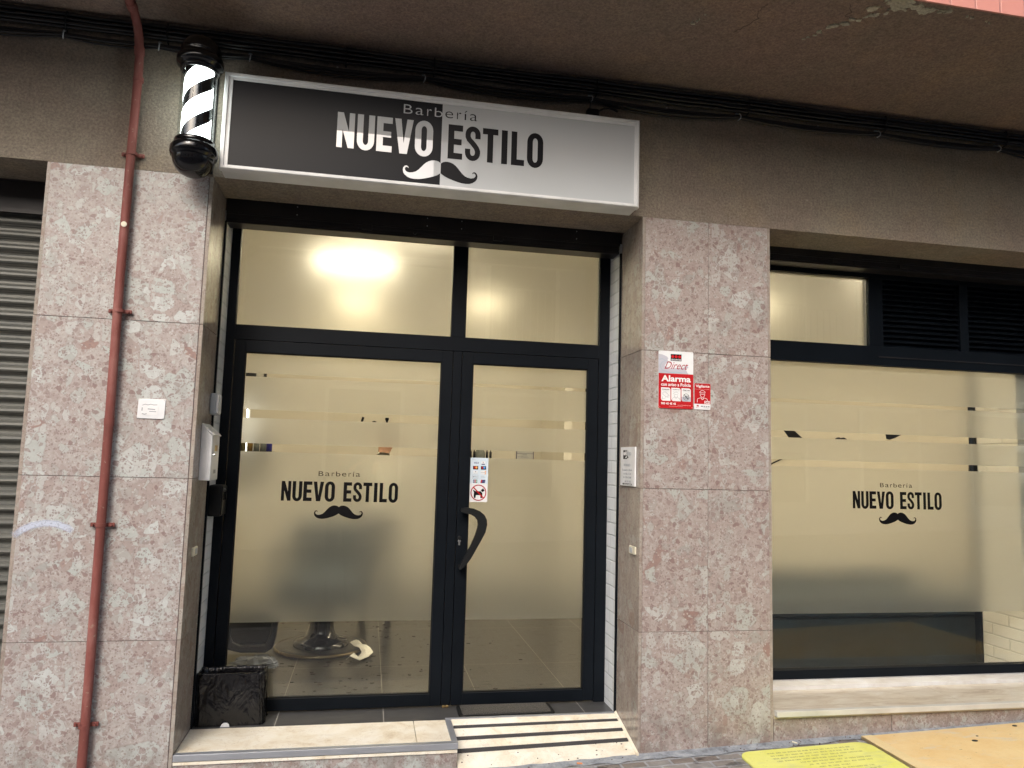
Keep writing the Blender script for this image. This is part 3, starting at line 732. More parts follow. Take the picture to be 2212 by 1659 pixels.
def barb(x0, x1, z0, cap, y, th, split, parent, mats, bold):
    # letters placed one by one so the wide spacing matches
    W_ = x1-x0; pos = [(0, .118, 'B', 1.0), (.160, .265, 'a', .75), (.315, .375, 'r', .75), (.418, .525, 'b', 1.0), (.560, .668, 'e', .75), (.720, .780, 'r', .75), (.825, .862, 'í', 1.02), (.90, 1.0, 'a', .75)]
    out = []
    for a, b, ch, h in pos:
        out.append((text_mesh(ch, x0+a*W_, x0+b*W_, z0, z0+cap*h, y, th, bold=bold), a))
    if split is None:
        part('small_word', join_meshes('small_word', [(m, mats[0]) for m, a in out]), None, parent)
    else:
        part('small_white_letters', join_meshes('w', [(m, mats[0]) for m, a in out if a < split]), None, parent)
        part('small_black_letters', join_meshes('b', [(m, mats[1]) for m, a in out if a >= split]), None, parent)
barb(.883, 1.247, 3.273, .046, YF, .0012, .54, sg, ('letter_white', 'sign_letter_black'), -0.012)
for side, m_ in ((-1, 'letter_white'), (1, 'sign_letter_black')):
    mm = curve_mesh([half_mu(1.0745, 2.9975, .367, side)], FX(YF), -.0012, 0)
    part('moustache_half', mm, m_, sg)

# ------------------------------------------------------------------ ramp, doorstep, threshold
st = thing('doorstep', (.64, .16, .1), 'cream marble step with a metal edge left of the ramp', 'step')
mb = MB(); mb.box(.0015, 1.080, .031, .326, .20, .2485); mb.box(1.083, 1.245, .031, .326, .20, .2485); part('slab', mb, 'cream', st, None, .001, 1)
mb = MB(); mb.box(.0015, 1.2752, -.002, .0305, .222, .2505); mb.box(1.2455, 1.2752, .0305, .326, .215, .2505)
part('metal_edge', mb, 'alu_edge', st, None, .0015)
mb = MB(); mb.box(.0, 1.272, .008, .32, -.1, .2215, 0, 4.4); part('riser', mb, 'marble', st)
mb = MB(); mb.box(.002, 1.272, .0, .008, .206, .2185); part('shadow_gap_strip', mb, 'cream', st)
rp = thing('entrance_ramp', (1.72, .15, .13), 'cream marble entrance ramp with three dark anti slip strips', 'ramp')
def rampz(x, y): # bilinear between top edge and pavement
    tt = (.317-y)/(.337); zb = g(x)-.002+(.0 if x > 1.5 else -.0); return .2495+(zb-.2495)*tt
xa, xb = 1.2765, 2.172
mb = MB(); nx = 12; ys = [.326, .317, .273, .255, .196, .174, .116, .091, .04, -.022]
vs = [(xa+(xb-xa)*i/nx, y, .2495 if y > .31 else rampz(xa+(xb-xa)*i/nx, y)) for y in ys for i in range(nx+1)]
mb.add(vs, [(j*(nx+1)+i, j*(nx+1)+i+1, (j+1)*(nx+1)+i+1, (j+1)*(nx+1)+i) for j in range(len(ys)-1) for i in range(nx)])
part('ramp_slab', mb, 'cream', rp, fix=False)
for y0, y1 in ((.273, .255), (.196, .174), (.116, .091)):
    mb = MB(); x0, x1 = xa+.006, xb-.012
    xx = [x0+(x1-x0)*i/12 for i in range(13)]
    vs = [(a, b, rampz(a, b)+dz) for a in xx for b, dz in ((y0, -.002), (y0, .003), (y1, .003), (y1, -.002))]
    mb.add(vs, [(i*4+k, i*4+k+1, i*4+k+5, i*4+k+4) for i in range(12) for k in range(3)]+[(0, 1, 2, 3), (48, 49, 50, 51)])
    part('anti_slip_strip', mb, 'strip_grey', rp)
mb = MB(); mb.box(xa-.03, xb-.002, .3265, .347, .22, .2525); part('top_edge_trim', mb, 'alu_edge', rp, None, .001, 1)
# caulk along the right reveal
mb = MB(); mb.hexa([(xb-.012, -.02, rampz(xb, -.02)-.01), (xb+.001, -.02, rampz(xb, -.02)-.01), (xb+.001, .33, .245), (xb-.012, .33, .245), (xb-.008, -.02, rampz(xb, -.02)+.012), (xb+.001, -.02, rampz(xb, -.02)+.014), (xb+.001, .33, .262), (xb-.006, .33, .258)])
part('mortar_fillet', mb, 'cream', rp)
mb = MB(); mb.box(.001, 2.172, .327, .70, .1, .2485)
o = struct('threshold_floor', mb, 'threshold'); o['label'] = 'strip of dark floor tiles between the step and the shop front'

# ------------------------------------------------------------------ entrance front
en = thing('shop_entrance', (1.08, .52, .25), 'black framed glazed shop entrance with frosted glass', 'shop front')
F0, F1 = .52, .575
mb = MB()
zB, zT = .25, 2.905
mb.box(.002, .052, F0, F1, zB, zT)                       # left jamb
mb.box(2.105, 2.172, F0, F1, zB, zT)                     # right jamb
mb.box(.052, 2.105, F0, F1, 2.837, zT)                   # head
mb.box(.052, 2.105, F0, F1, 2.207, 2.288)                # transom bar
mb.box(1.223, 1.307, F0, F1, 2.288, 2.837)               # transom mullion
mb.box(1.2415, 1.2905, F0+.002, F1, .256, 2.2055)        # centre post
mb.box(.002, .058, F0+.001, F1, .25, 2.2055) if False else None
part('frame', mb, 'black_alu', en, None, .0015)
# white tiled jamb returns and black guide rails
for x0, x1 in ((.0, .006), (2.168, 2.174)):
    mb = MB(); mb.box(x0-.02 if x0 < 1 else x0, x1 if x0 < 1 else x1+.02, .350, .519, .249, 2.86); part('tiled_return', mb, 'white_tile', en)
    mb = MB(); mb.box(x0 if x0 < 1 else x0-.003, x1+.003 if x0 < 1 else x1, .331, .349, .249, 2.80); part('guide_rail', mb, 'black_alu', en)
def leaf(name, x0, x1, gx0, gx1, label):
    mb = MB(); z0, z1 = .257, 2.2045; gz0, gz1 = .319, 2.140; a, b = F0+.0, F1-.004
    mb.box(x0, gx0, a, b, z0, z1); mb.box(gx1, x1, a, b, z0, z1); mb.box(gx0, gx1, a, b, z0, gz0); mb.box(gx0, gx1, a, b, gz1, z1)
    o = part(name, mb, 'black_alu', en, label, .0015)
    mb = MB(); q = .006
    for xx0, xx1, zz0, zz1 in ((gx0, gx0+q, gz0, gz1), (gx1-q, gx1, gz0, gz1), (gx0, gx1, gz0, gz0+q), (gx0, gx1, gz1-q, gz1)): mb.box(xx0, xx1, F0+.010, F0+.016, zz0, zz1)
    part('gasket', mb, 'black_matte', o)
    mb = MB(); mb.box(gx0, gx1, .534, .540, gz0, gz1); part('glass_pane', mb, 'glass', o)
    # frosted film, cut by clear bands
    mb = MB(); bands = [(.707, 1.604), (1.648, 1.785), (1.830, 2.009), (2.028, gz1-.002)]
    for za, zb in bands: mb.box(gx0+.002, gx1-.002, .5408, .5428, za, zb)
    part('frosted_film', mb, 'film', o)
    return o
lfL = leaf('fixed_leaf', .0525+.0045, 1.2385, .112, 1.177, 'wide left leaf carrying the shop name')
lfR = leaf('door_leaf', 1.2935, 2.1015, 1.355, 2.041, 'narrow right door leaf with the pull handle')
for x0, x1, nm in ((.052, 1.223, 'wide'), (1.307, 2.105, 'narrow')):
    mb = MB(); mb.box(x0, x1, .534, .540, 2.288, 2.837); pn = part('transom_glass', mb, 'glass', en, nm+' transom pane above the doors')
    mb = MB(); mb.box(x0+.002, x1-.002, .5408, .5428, 2.290, 2.835); part('frosted_film', mb, 'film', pn)
lett(range(11), .340, 1.345, .622, .1055, .5338, .0008, 'letter_black', 'shop_name', lfL)
barb(.530, .752, 1.4815, .0255, .5338, .0008, None, lfL, ('letter_black',), -.004)
mm = curve_mesh([half_mu(.6465, 1.2875, .260, 1)[:-1]+half_mu(.6465, 1.2875, .260, -1)[::-1]], FX(.5338), -.0008, 0); part('moustache', mm, 'letter_black', lfL)
# pull handle
HP = [(1.307, 1.316), (1.326, 1.326), (1.348, 1.327), (1.381, 1.322), (1.414, 1.309), (1.439, 1.289), (1.453, 1.263), (1.456, 1.236), (1.447, 1.193), (1.425, 1.150), (1.399, 1.102), (1.371, 1.051), (1.345, 1.016), (1.318, .992), (1.308, .991), (1.305, 1.004), (1.317, 1.025), (1.343, 1.073), (1.368, 1.120), (1.388, 1.168), (1.401, 1.209), (1.406, 1.235), (1.402, 1.259), (1.385, 1.278), (1.363, 1.290), (1.346, 1.295), (1.327, 1.297), (1.310, 1.304)]
mm = curve_mesh([HP], FX(.455), 0, .028)
hd = part('pull_handle', mm, 'black_matte', lfR)
b_ = hd.modifiers.new('bevel', 'BEVEL'); b_.width = .005; b_.segments = 3; b_.limit_method = 'ANGLE'; b_.angle_limit = radians(50)
for x_, z_ in ((1.322, 1.311), (1.317, 1.003)): mb = MB(); mb.tube([(x_, .47, z_), (x_, .522, z_)], .011, 14); part('handle_post', mb, 'black_matte', lfR)
mb = MB(); mb.prism(disc(1.311, 1.140, .0085), FX(.514), -.002, .006); mb.box(1.306, 1.3155, .5125, .52, 1.117, 1.140); lk = part('lock_cylinder', mb, 'steel', lfR, None, .001)
mb = MB(); mb.prism(disc(1.311, 1.157, .011), FX(.512), -.006, .008); part('lock_knob', mb, 'black_matte', lfR, None, .002)
for x_ in (1.247, 1.266): mb = MB(); mb.box(x_, x_+.015, .503, .519, .252, .261); part('floor_bolt', mb, 'brass', en, None, .002)
# shutter box over the entrance
sb = thing('shutter_box', (1.08, .33, 2.8), 'dark metal roller shutter box above the entrance door', 'shutter box', 'dark shutter boxes over the openings')
mb = MB(); mb.box(.003, 2.162, .33, .51, 2.846, 2.926); part('fascia', mb, 'box_metal', sb, None, .002)
mb = MB(); mb.box(.003, 2.158, .336, .42, 2.808, 2.842); mb.box(.003, 2.158, .332, .44, 2.793, 2.807); mb.box(.003, 2.160, .328, .335, 2.840, 2.848); mb.box(.003, 2.158, .333, .340, 2.818, 2.824)
part('bottom_rail', mb, 'box_metal', sb, None, .002)
for x in (.70, 1.42): mb = MB(); mb.box(x, x+.055, .325, .34, 2.812, 2.842); part('latch', mb, 'box_metal', sb, None, .002)
mb = MB(); mb.tube([(.985, .336, 2.818), (.985, .322, 2.818)], .009, 10); part('lock', mb, 'box_metal', sb)
mb = MB(); mb.box(1.02, 1.26, .3275, .3305, 2.856, 2.912); part('cover_plate', mb, 'box_metal', sb, None, .002)
for x in (.36, 1.05, 1.90, 1.24):
    for z_ in (2.862, 2.905): mb = MB(); mb.tube([(x, .331, z_), (x, .326, z_)], .003, 6); part('rivet', mb, 'clip', sb)

# ------------------------------------------------------------------ window
wn_ = thing('shop_window', (4.2, .43, .37), 'black framed shop window with frosted glass and louvres at the right', 'window')
Y0, Y1 = .43, .485
XR = 6.2
mb = MB()
mb.box(2.93, 3.0, Y0, Y1, .367, 2.90); mb.box(XR-.06, XR, Y0, Y1, .367, 2.90)
mb.box(3.0, XR-.06, Y0, Y1, .367, .418); mb.box(3.0, XR-.06, Y0, Y1, 2.248, 2.370); mb.box(3.0, XR-.06, Y0, Y1, 2.803, 2.90)
mb.box(3.838, 3.938, Y0, Y1, 2.370, 2.803); mb.box(4.498, 4.560, Y0, Y1, 2.370, 2.803); mb.box(5.12, 5.18, Y0, Y1, 2.370, 2.803); mb.box(5.80, 5.9, Y0, Y1, 2.370, 2.803)
part('frame', mb, 'black_alu', wn_, None, .0015)
mb = MB(); mb.box(3.9, XR-.06, Y0-.006, Y0, 2.300, 2.306); part('frame_bead', mb, 'box_metal', wn_)
for x0, x1 in ((3.938, 4.498), (4.560, 5.12), (5.18, 5.80)):
    mb = MB(); mb.box(x0, x1, Y1-.004, Y1, 2.37, 2.803)
    n_ = 13
    for i in range(n_):
        zc = 2.385+(2.79-2.385)*i/(n_-1)
        mb.hexa([(x0, Y0+.012, zc-.018), (x1, Y0+.012, zc-.018), (x1, Y0+.046, zc+.010), (x0, Y0+.046, zc+.010), (x0, Y0+.010, zc-.014), (x1, Y0+.010, zc-.014), (x1, Y0+.046, zc+.014), (x0, Y0+.046, zc+.014)])
    part('louvre', mb, 'black_alu', wn_)
mb = MB(); mb.box(3.0, XR-.06, .448, .454, .418, 2.248); bg_ = part('glass_pane', mb, 'glass', wn_)
mb = MB()
for za, zb in ((.735, 1.607), (1.646, 1.780), (1.821, 1.994), (2.016, 2.246)): mb.box(3.002, XR-.062, .4548, .4568, za, zb)
part('frosted_film', mb, 'film', bg_)
mb = MB(); mb.box(3.0, 3.838, .448, .454, 2.37, 2.803); pn = part('transom_glass', mb, 'glass', wn_)
mb = MB(); mb.box(3.002, 3.836, .4548, .4568, 2.372, 2.801); part('frosted_film', mb, 'film', pn)
lett(range(11), 3.714, 1.361, .622, .1055, .4478, .0008, 'letter_black', 'shop_name', bg_)
barb(3.904, 4.128, 1.4935, .0255, .4478, .0008, None, bg_, ('letter_black',), -.004)
mm = curve_mesh([half_mu(4.022, 1.3035, .260, 1)[:-1]+half_mu(4.022, 1.3035, .260, -1)[::-1]], FX(.4478), -.0008, 0); part('moustache', mm, 'letter_black', bg_)
sb = thing('shutter_box', (4.5, .3, 2.8), 'dark metal roller shutter box above the window at the right', 'shutter box', 'dark shutter boxes over the openings')
mb = MB(); mb.box(2.915, XR, .300, .428, 2.876, 2.915); part('fascia', mb, 'box_metal', sb, None, .002)
mb = MB(); mb.box(2.915, XR, .306, .40, 2.842, 2.872); mb.box(2.915, XR, .302, .41, 2.826, 2.840); mb.box(2.915, XR, .298, .306, 2.868, 2.878); part('bottom_rail', mb, 'box_metal', sb, None, .002)
for x0, x1, z0, z1 in ((3.70, 3.95, 2.880, 2.898), (3.5, 3.56, 2.842, 2.866), (3.96, 4.02, 2.842, 2.866)):
    mb = MB(); mb.box(x0, x1, .296, .3045, z0, z1); part('latch', mb, 'box_metal', sb, None, .002)
mb = MB(); mb.tube([(3.66, .306, 2.852), (3.66, .294, 2.852)], .008, 8); part('lock', mb, 'box_metal', sb)
# sill
si = thing('window_sill', (4.4, .1, .3), 'beige marble window sill with pale metal edge on a pink marble base', 'window sill')
mb = MB(); mb.box(2.915, 4.061, .0, .312, .30, .344, 0, 0); mb.box(4.063, 5.6, .0, .312, .30, .344, 0, 2); mb.box(5.602, 7, .0, .312, .30, .344, 0, 3); part('ledge', mb, 'sill', si)
mb = MB(); mb.box(2.915, 7, .313, .46, .30, .3655); part('upper_ledge', mb, 'white_sill', si, None, .001, 1)
mb = MB(); mb.box(2.917, 7, -.032, -.0005, .317, .3465); part('metal_edge', mb, 'alu_edge_pale', si, None, .003)
mb = MB(); mb.box(2.918, 3.604, .004, .3, -.1, .3165, 0, 3.3); mb.box(3.607, 4.55, .004, .3, -.1, .3165, 0, 7.1); mb.box(4.553, 7, .004, .3, -.1, .3165, 0, 1.7); part('base_slab', mb, 'marble_right', si)
mb = MB(); mb.box(6.2, 12, 0.001, .36, -.1, HZ, 0, 5.2); part('wall_beyond_window', mb, 'marble_right', bld)
mb = MB(); mb.box(-9, -4.0, 0.001, .36, -.3, HZ, 0, 6.2); part('wall_beyond_shutter', mb, 'marble', bld)

# ------------------------------------------------------------------ small fittings
t = thing('wall_plate', (-.197, 0, 1.78), 'small white enamel plate with a worn label screwed to the left pillar', 'plate')
mb = MB(); mb.prism([(-.2565, 1.740), (-.139, 1.739), (-.138, 1.830), (-.2545, 1.829)], FX(0), -.005, -.0005); part('plate', mb, 'white_gloss', t, None, .001)
mb = MB(); mb.prism([(-.240, 1.757), (-.170, 1.757), (-.166, 1.805), (-.19, 1.808), (-.235, 1.804), (-.241, 1.79)], FX(-.005), -.0012, 0); part('worn_label', mb, 'white_ink', t)
mb = MB()
for p_ in (stroke([(-.236, 1.800), (-.225, 1.805), (-.212, 1.802), (-.20, 1.806), (-.188, 1.803), (-.172, 1.804)], .003), stroke([(-.236, 1.79), (-.236, 1.775)], .004), stroke([(-.236, 1.762), (-.224, 1.759), (-.215, 1.762)], .003), stroke([(-.212, 1.784), (-.18, 1.782)], .004), stroke([(-.205, 1.773), (-.175, 1.772)], .003)): mb.prism(p_, FX(-.0062), -.0004, 0)
part('ink_mark', mb, 'ink_grey', t)
for x_, z_ in ((-.2505, 1.7445), (-.1435, 1.744), (-.1435, 1.8255), (-.2495, 1.825)): mb = MB(); mb.prism(disc(x_, z_, .002, 10), FX(-.005), -.001, 0); part('screw', mb, 'steel', t)

t = thing('grey_plastic_box', (.025, .32, 1.84), 'small rounded grey plastic box on the left jamb, above the white mailbox', 'box')
mb = MB(); mb.prism(rrect(.262, .355, 1.781, 1.890, .014), FXp(0), .001, .030); part('casing', mb, 'grey_plastic', t, None, .006, 3)
mb = MB(); mb.prism(rrect(.266, .351, 1.785, 1.886, .012), FXp(.030), .0, .010); part('cover', mb, 'white_plastic', t, None, .004, 3)

t = thing('mailbox', (.03, .2, 1.57), 'white metal mailbox with a sloping lid on the left jamb', 'mailbox')
a0, a1 = .125, .300
mb = MB(); mb.prism([(.0005, 1.459), (.052, 1.459), (.052, 1.672), (.0005, 1.724)], lambda a, b, d: (a, d, b), a0, a1); part('body', mb, 'white_metal', t, None, .0015)
mb = MB(); mb.prism([(-.0, 1.7245), (.0565, 1.6735), (.058, 1.6795), (.001, 1.7325)], lambda a, b, d: (a, d, b), a0-.003, a1+.003); part('lid', mb, 'white_metal', t, None, .001)
mb = MB(); mb.prism([(.135, 1.470), (.290, 1.470), (.290, 1.655), (.135, 1.655)], FXp(.052), .0, .002); fd = part('front_door', mb, 'white_metal', t, None, .001)
mb = MB(); mb.tube([(.054, .150, 1.582), (.062, .150, 1.582)], .006, 12); part('lock', mb, 'chrome', fd)
mb = MB(); mb.box(.054, .0555, .185, .245, 1.60, 1.628); part('emblem', mb, 'brass', fd)
mb = MB(); mb.box(.054, .0555, .175, .235, 1.49, 1.512); part('name_window', mb, 'steel', fd)
mb = MB(); mb.box(.0555, .0562, .182, .226, 1.493, 1.509); part('name_card', mb, 'ink_grey', fd)

t = thing('key_box', (.05, .42, 1.35), 'black plastic key box on the jamb below the white mailbox', 'key box')
mb = MB(); mb.prism(rrect(.352, .490, 1.270, 1.428, .012), FXp(0.006), .0, .060); part('casing', mb, 'black_matte', t, None, .006, 3)
mb = MB(); mb.prism(rrect(.358, .484, 1.276, 1.422, .010), FXp(0.0665), .0, .006); fd = part('door', mb, 'black_matte', t, None, .003, 2)
mb = MB(); mb.tube([(.072, .40, 1.405), (.079, .40, 1.405)], .007, 12); part('lock', mb, 'chrome', fd)
mb = MB(); mb.box(.0725, .0745, .375, .41, 1.276, 1.281); part('badge', mb, 'chrome', fd)
mb = MB(); mb.box(.0725, .0735, .385, .455, 1.352, 1.392); part('code_window', mb, 'black_gloss', fd)

def cover(name, x, side, yc, zc, label):
    t = thing(name, (x, yc, zc), label, 'wall cover', 'small ivory covers on the door jambs')
    mb = MB(); mb.prism(rrect(yc-.045, yc+.045, zc-.020, zc+.022, .006), FXp(x), .0005*side, .010*side); o = part('base', mb, 'ivory', t, None, .003, 2)
    mb = MB(); mb.prism(rrect(yc-.005, yc+.032, zc-.013, zc+.014, .002), FXp(x+.0101*side), 0, .0015*side); part('window', mb, 'clip', t)
cover('switch_cover', 0.0, 1, .128, 1.125, 'small ivory switch cover low on the left jamb beside the red pipe pillar')
cover('sensor_cover', 2.174, -1, .088, 1.146, 'small ivory printed sensor cover on the right jamb below the opening hours sign')

# opening hours plate (on the right jamb, faces -X)
t = thing('opening_hours_sign', (2.165, .168, 1.58), 'white opening hours sign with the shop logo on the right jamb', 'sign')
hx = 2.172
def hf(a, b, d): return (hx+d, a, b)        # a: y, decreasing towards the viewer's right
ha, hb = .282, .056                         # left / right seen from the shop door
mb = MB(); mb.box(hx-.008, hx, hb, ha, 1.476, 1.684); part('plate', mb, 'white_gloss', t, None, .0005, 1)
def hrect(u0, u1, v0, v1): # fractions, u from left to right, v from top
    y0 = ha+(hb-ha)*u0; y1 = ha+(hb-ha)*u1; z1 = 1.684-.208*v0; z0 = 1.684-.208*v1; return y0, y1, z0, z1
def hbox(u0, u1, v0, v1, d=.0006): y0, y1, z0, z1 = hrect(u0, u1, v0, v1); return MB().box(hx-.008-d, hx-.0079, min(y0, y1), max(y0, y1), z0, z1)
part('logo_black', hbox(.20, .47, .08, .31), 'letter_black', t)
L_ = []
def htx(s_, u0, u1, v0, v1, mat='ink_grey', d=.0008, bold=0.0):
    y0, y1, z0, z1 = hrect(u0, u1, v0, v1)
    L_.append((text_mesh(s_, y0, y1, z0, z1, 0, 1, bold=bold, fn=lambda a, b, dd: (hx-.0082-d*(1 if dd else 0), a, b)), mat))
htx('Barb', .36, .47, .095, .115, 'white_ink', .0012); htx('ería', .48, .60, .095, .115)
htx('NUEVO', .23, .465, .13, .215, 'white_ink', .0012, .02); htx('ESTILO', .49, .75, .135, .215, 'ink_grey', .0008, .02)
htx('HORARIO', .25, .70, .43, .50); htx('De martes a sábado', .14, .82, .565, .615); htx('de 9.30 a 13.30', .24, .74, .665, .715); htx('de 15.30 a 20.00', .22, .76, .755, .805); htx('662 451 363', .33, .74, .86, .91)
for k_, nm_ in enumerate(('small_word', 'small_word', 'shop_name', 'shop_name', 'heading', 'weekdays', 'morning_hours', 'afternoon_hours', 'phone_number')): part(nm_, join_meshes(nm_, [L_[k_]]), None, t)
part('phone_bar', hbox(.18, .80, .935, .975), 'letter_black', t)
L_ = []; htx('nuevoestilo', .28, .78, .943, .967, 'white_ink', .0014); part('bar_text', join_meshes('bar_text', L_), None, t)
mm = [(curve_mesh([[(hrect(.46, .46, .26, .26)[0]-sd*x*.05, hrect(0, 0, .255, .255)[2]+z*.05+.0) for x, z in MU]], lambda a, b, d: (hx-.0092+d, a, b), 0, .0008), mt) for sd, mt in ((-1, 'white_ink'), (1, 'letter_black'))]
part('moustache', join_meshes('m', mm), None, t)

# alarm sign
t = thing('alarm_sign', (2.364, 0, 2.04), 'large red and white metal alarm warning sign on the right pillar', 'sign', 'alarm signs on the right pillar')
ax0, ax1, az0, az1, azm = 2.267, 2.462, 1.889, 2.193, 2.0735
def au(u): return ax0+(ax1-ax0)*u
def av(v): return az1-(az1-az0)*v
mm = curve_mesh([rrect(ax0, ax1, az0, az1, .006)], FX(-.001), -.003, 0); part('plate', mm, 'white_gloss', t)
YA = -.0041
def pl(polys, mat, y=None, th=.0006): return (curve_mesh(polys, FX(YA if y is None else y), -th, 0), mat)
L_ = [pl([[(ax0+.0005, azm), (ax1-.0005, azm)]+arc(ax1-.0065, az0+.0065, .006, .006, 0, -90, 4)+arc(ax0+.0065, az0+.0065, .006, .006, 270, 180, 4)], 'red')]
L_.append(pl([[(au(.0), av(.06)), (au(.12), av(.07)), (au(.24), av(.10)), (au(.28), av(.13)), (au(.25), av(.16)), (au(.30), av(.19)), (au(.22), av(.22)), (au(.17), av(.26)), (au(.30), av(.30)), (au(.55), av(.29)), (au(.72), av(.28)), (au(.76), av(.25)), (au(.84), av(.25)), (au(.86), av(.28)), (au(.78), av(.30)), (au(.82), av(.36)), (au(.86), av(.393)), (au(.0), av(.393))]], 'swirl', YA, .0003))
L_.append(pl([stroke([(au(.01), av(.16)), (au(.10), av(.14)), (au(.2), av(.17)), (au(.1), av(.2)), (au(.04), av(.26)), (au(.10), av(.34)), (au(.3), av(.375)), (au(.5), av(.36)), (au(.66), av(.38))], .006)], 'swirl2', YA-.0003, .0003))
L_.append(pl([[(au(.345), av(.052)), (au(.655), av(.052)), (au(.655), av(.170)), (au(.345), av(.170))]], 'letter_black', YA-.0002))
for k in range(3): L_.append(pl([disc(au(.40+k*.10), av(.095), .0082, 20)], 'red', YA-.0009))
L_.append((text_mesh('SECURITAS', au(.36), au(.64), av(.162), av(.135), YA-.0009, .0004, bold=.02), 'white_ink'))
L_.append((text_mesh('Direct', au(.17), au(.85), av(.315), av(.185), YA-.0004, .0004, bold=.0, slant=.5), 'red_ink'))
L_.append((text_mesh('Alarma', au(.08), au(.925), av(.535), av(.425), YA-.0007, .0005, bold=.03), 'white_ink'))
L_.append((text_mesh('con aviso a Policía', au(.075), au(.925), av(.612), av(.555), YA-.0007, .0005, bold=.02), 'white_ink'))
for k, (a_, b_) in enumerate((('Grabación', 'de imágenes'), ('Vigilante', '24 horas'), ('Alarma', 'con inhibidores'))):
    u0 = .075+k*.292; u1 = u0+.268; r_ = .012
    x0, x1, z0, z1 = au(u0), au(u1), av(.870), av(.640)
    L_.append(pl([[(x0, z1)]+arc(x1-r_, z1-r_, r_, r_, 90, 0, 5)+[(x1, z0)]+arc(x0+r_, z0+r_, r_, r_, 270, 180, 5)], 'white_ink', YA-.0006))
    L_.append((text_mesh(a_, x0+.006, x1-.006, av(.682), av(.662), YA-.0013, .0003, bold=.02), 'letter_black'))
    L_.append((text_mesh(b_, x0+.008, x1-.008, av(.703), av(.692), YA-.0013, .0003), 'ink_grey'))
    cxx = (x0+x1)/2
    def ln(pts, w_=.0014, mat='ink_grey'): L_.append(pl([stroke([(cxx+p*.045, av(q)) for p, q in pts], w_)], mat, YA-.0013, .0003))
    if k == 0:
        ln([(-.35, .725), (-.05, .718), (.42, .775), (.38, .805), (.15, .81), (-.38, .76), (-.35, .725)]); ln([(.15, .81), (.22, .785), (.42, .775)]); ln([(-.02, .795), (-.1, .83), (-.38, .835)]); ln([(-.42, .80), (-.42, .85)], .002)
    elif k == 1:
        ln([(-.3, .745), (-.28, .725), (0, .715), (.28, .725), (.3, .745), (0, .755), (-.3, .745)]); ln([(-.24, .765), (-.18, .79), (0, .81), (.18, .79), (.24, .765)]); ln([(-.5, .85), (-.42, .82), (-.15, .80), (0, .83), (.15, .80), (.42, .82), (.5, .85)])
    else:
        L_.append(pl([[(x0+.0, av(.79)), (x1, av(.79)), (x1, z0)]+arc(x0+r_, z0+r_, r_, r_, 270, 180, 5)], 'swirl', YA-.0013, .0002))
        L_.append(pl([disc(cxx, av(.79), .0175, 28), disc(cxx, av(.79), .0158, 28)], 'letter_black', YA-.0017, .0003))
        for q in (-.2, -.02, .16): L_.append(pl([[(cxx+q*.045, av(.825)), (cxx+(q+.14)*.045, av(.825)), (cxx+(q+.14)*.045, av(.765-q*.03)), (cxx+q*.045, av(.765-q*.03))]], 'ink_grey', YA-.0017, .0002))
        L_.append(pl([stroke([(cxx-.012, av(.79)+.013), (cxx+.012, av(.79)-.013)], .003)], 'letter_black', YA-.0021, .0003))
L_.append((text_mesh('900 45 45 45', au(.075), au(.50), av(.935), av(.897), YA-.0007, .0005, bold=.025), 'white_ink'))
L_.append((text_mesh('securitasdirect.es', au(.545), au(.93), av(.945), av(.925), YA-.0007, .0003), 'pink_ink'))
L_.append((curve_mesh([[(au(.30), av(.962)), (au(.70), av(.962)), (au(.70), av(.958)), (au(.30), av(.958))]], FX(YA-.0006), -.0002, 0), 'pink_ink'))
part('print', join_meshes('print', L_), None, t)
for u, v in ((.03, .02), (.96, .02), (.04, .975), (.965, .975)): mb = MB(); mb.prism(disc(au(u), av(v), .0022, 10), FX(YA), -.002, 0); part('screw', mb, 'steel', t)
# small guard sign
t = thing('guard_sign', (2.513, 0, 1.96), 'small red security guard sign at the lower right of the large alarm sign', 'sign', 'alarm signs on the right pillar')
ax0, ax1, az0, az1 = 2.468, 2.560, 1.890, 2.029
mm = curve_mesh([rrect(ax0, ax1, az0, az1, .005)], FX(-.001), -.003, 0); part('plate', mm, 'white_gloss', t)
L_ = [pl([arc(ax1-.0055, az1-.0055, .005, .005, 0, 90, 4)+arc(ax0+.0055, az1-.0055, .005, .005, 90, 180, 4)+[(ax0+.0005, av(.785)), (ax1-.0005, av(.785))]], 'red')]
L_.append((text_mesh('Vigilante', au(.08), au(.93), av(.185), av(.055), YA-.0007, .0005, bold=.025), 'white_ink'))
L_.append((text_mesh('Intervención inmediata', au(.07), au(.93), av(.238), av(.208), YA-.0007, .0003), 'pink_ink'))
def gl_(pts, w_=.0022): L_.append(pl([stroke([(au(.5+p*.5), av(q)) for p, q in pts], w_)], 'white_ink', YA-.0007, .0004))
gl_([(-.34, .35), (-.30, .31), (-.1, .275), (.1, .275), (.30, .31), (.34, .35), (.2, .36), (-.2, .36), (-.34, .35)]); gl_([(-.28, .38), (-.26, .41), (0, .42), (.26, .41), (.28, .38)])
gl_([(-.30, .42), (-.24, .47), (-.12, .53), (.12, .53), (.24, .47), (.30, .42)]); gl_([(-.62, .73), (-.64, .64), (-.58, .59), (-.22, .55), (-.05, .62), (.05, .62), (.22, .55), (.55, .59), (.62, .64), (.62, .68)])
gl_([(-.2, .55), (-.05, .59), (.05, .59), (.2, .55)], .0016)
L_.append(pl([[(au(.62), av(.665)), (au(.96), av(.665)), (au(.96), av(.77)), (au(.62), av(.77))]], 'white_ink', YA-.0007, .0003))
L_.append((text_mesh('24H', au(.65), au(.93), av(.76), av(.675), YA-.0011, .0003, bold=.02), 'red_ink'))
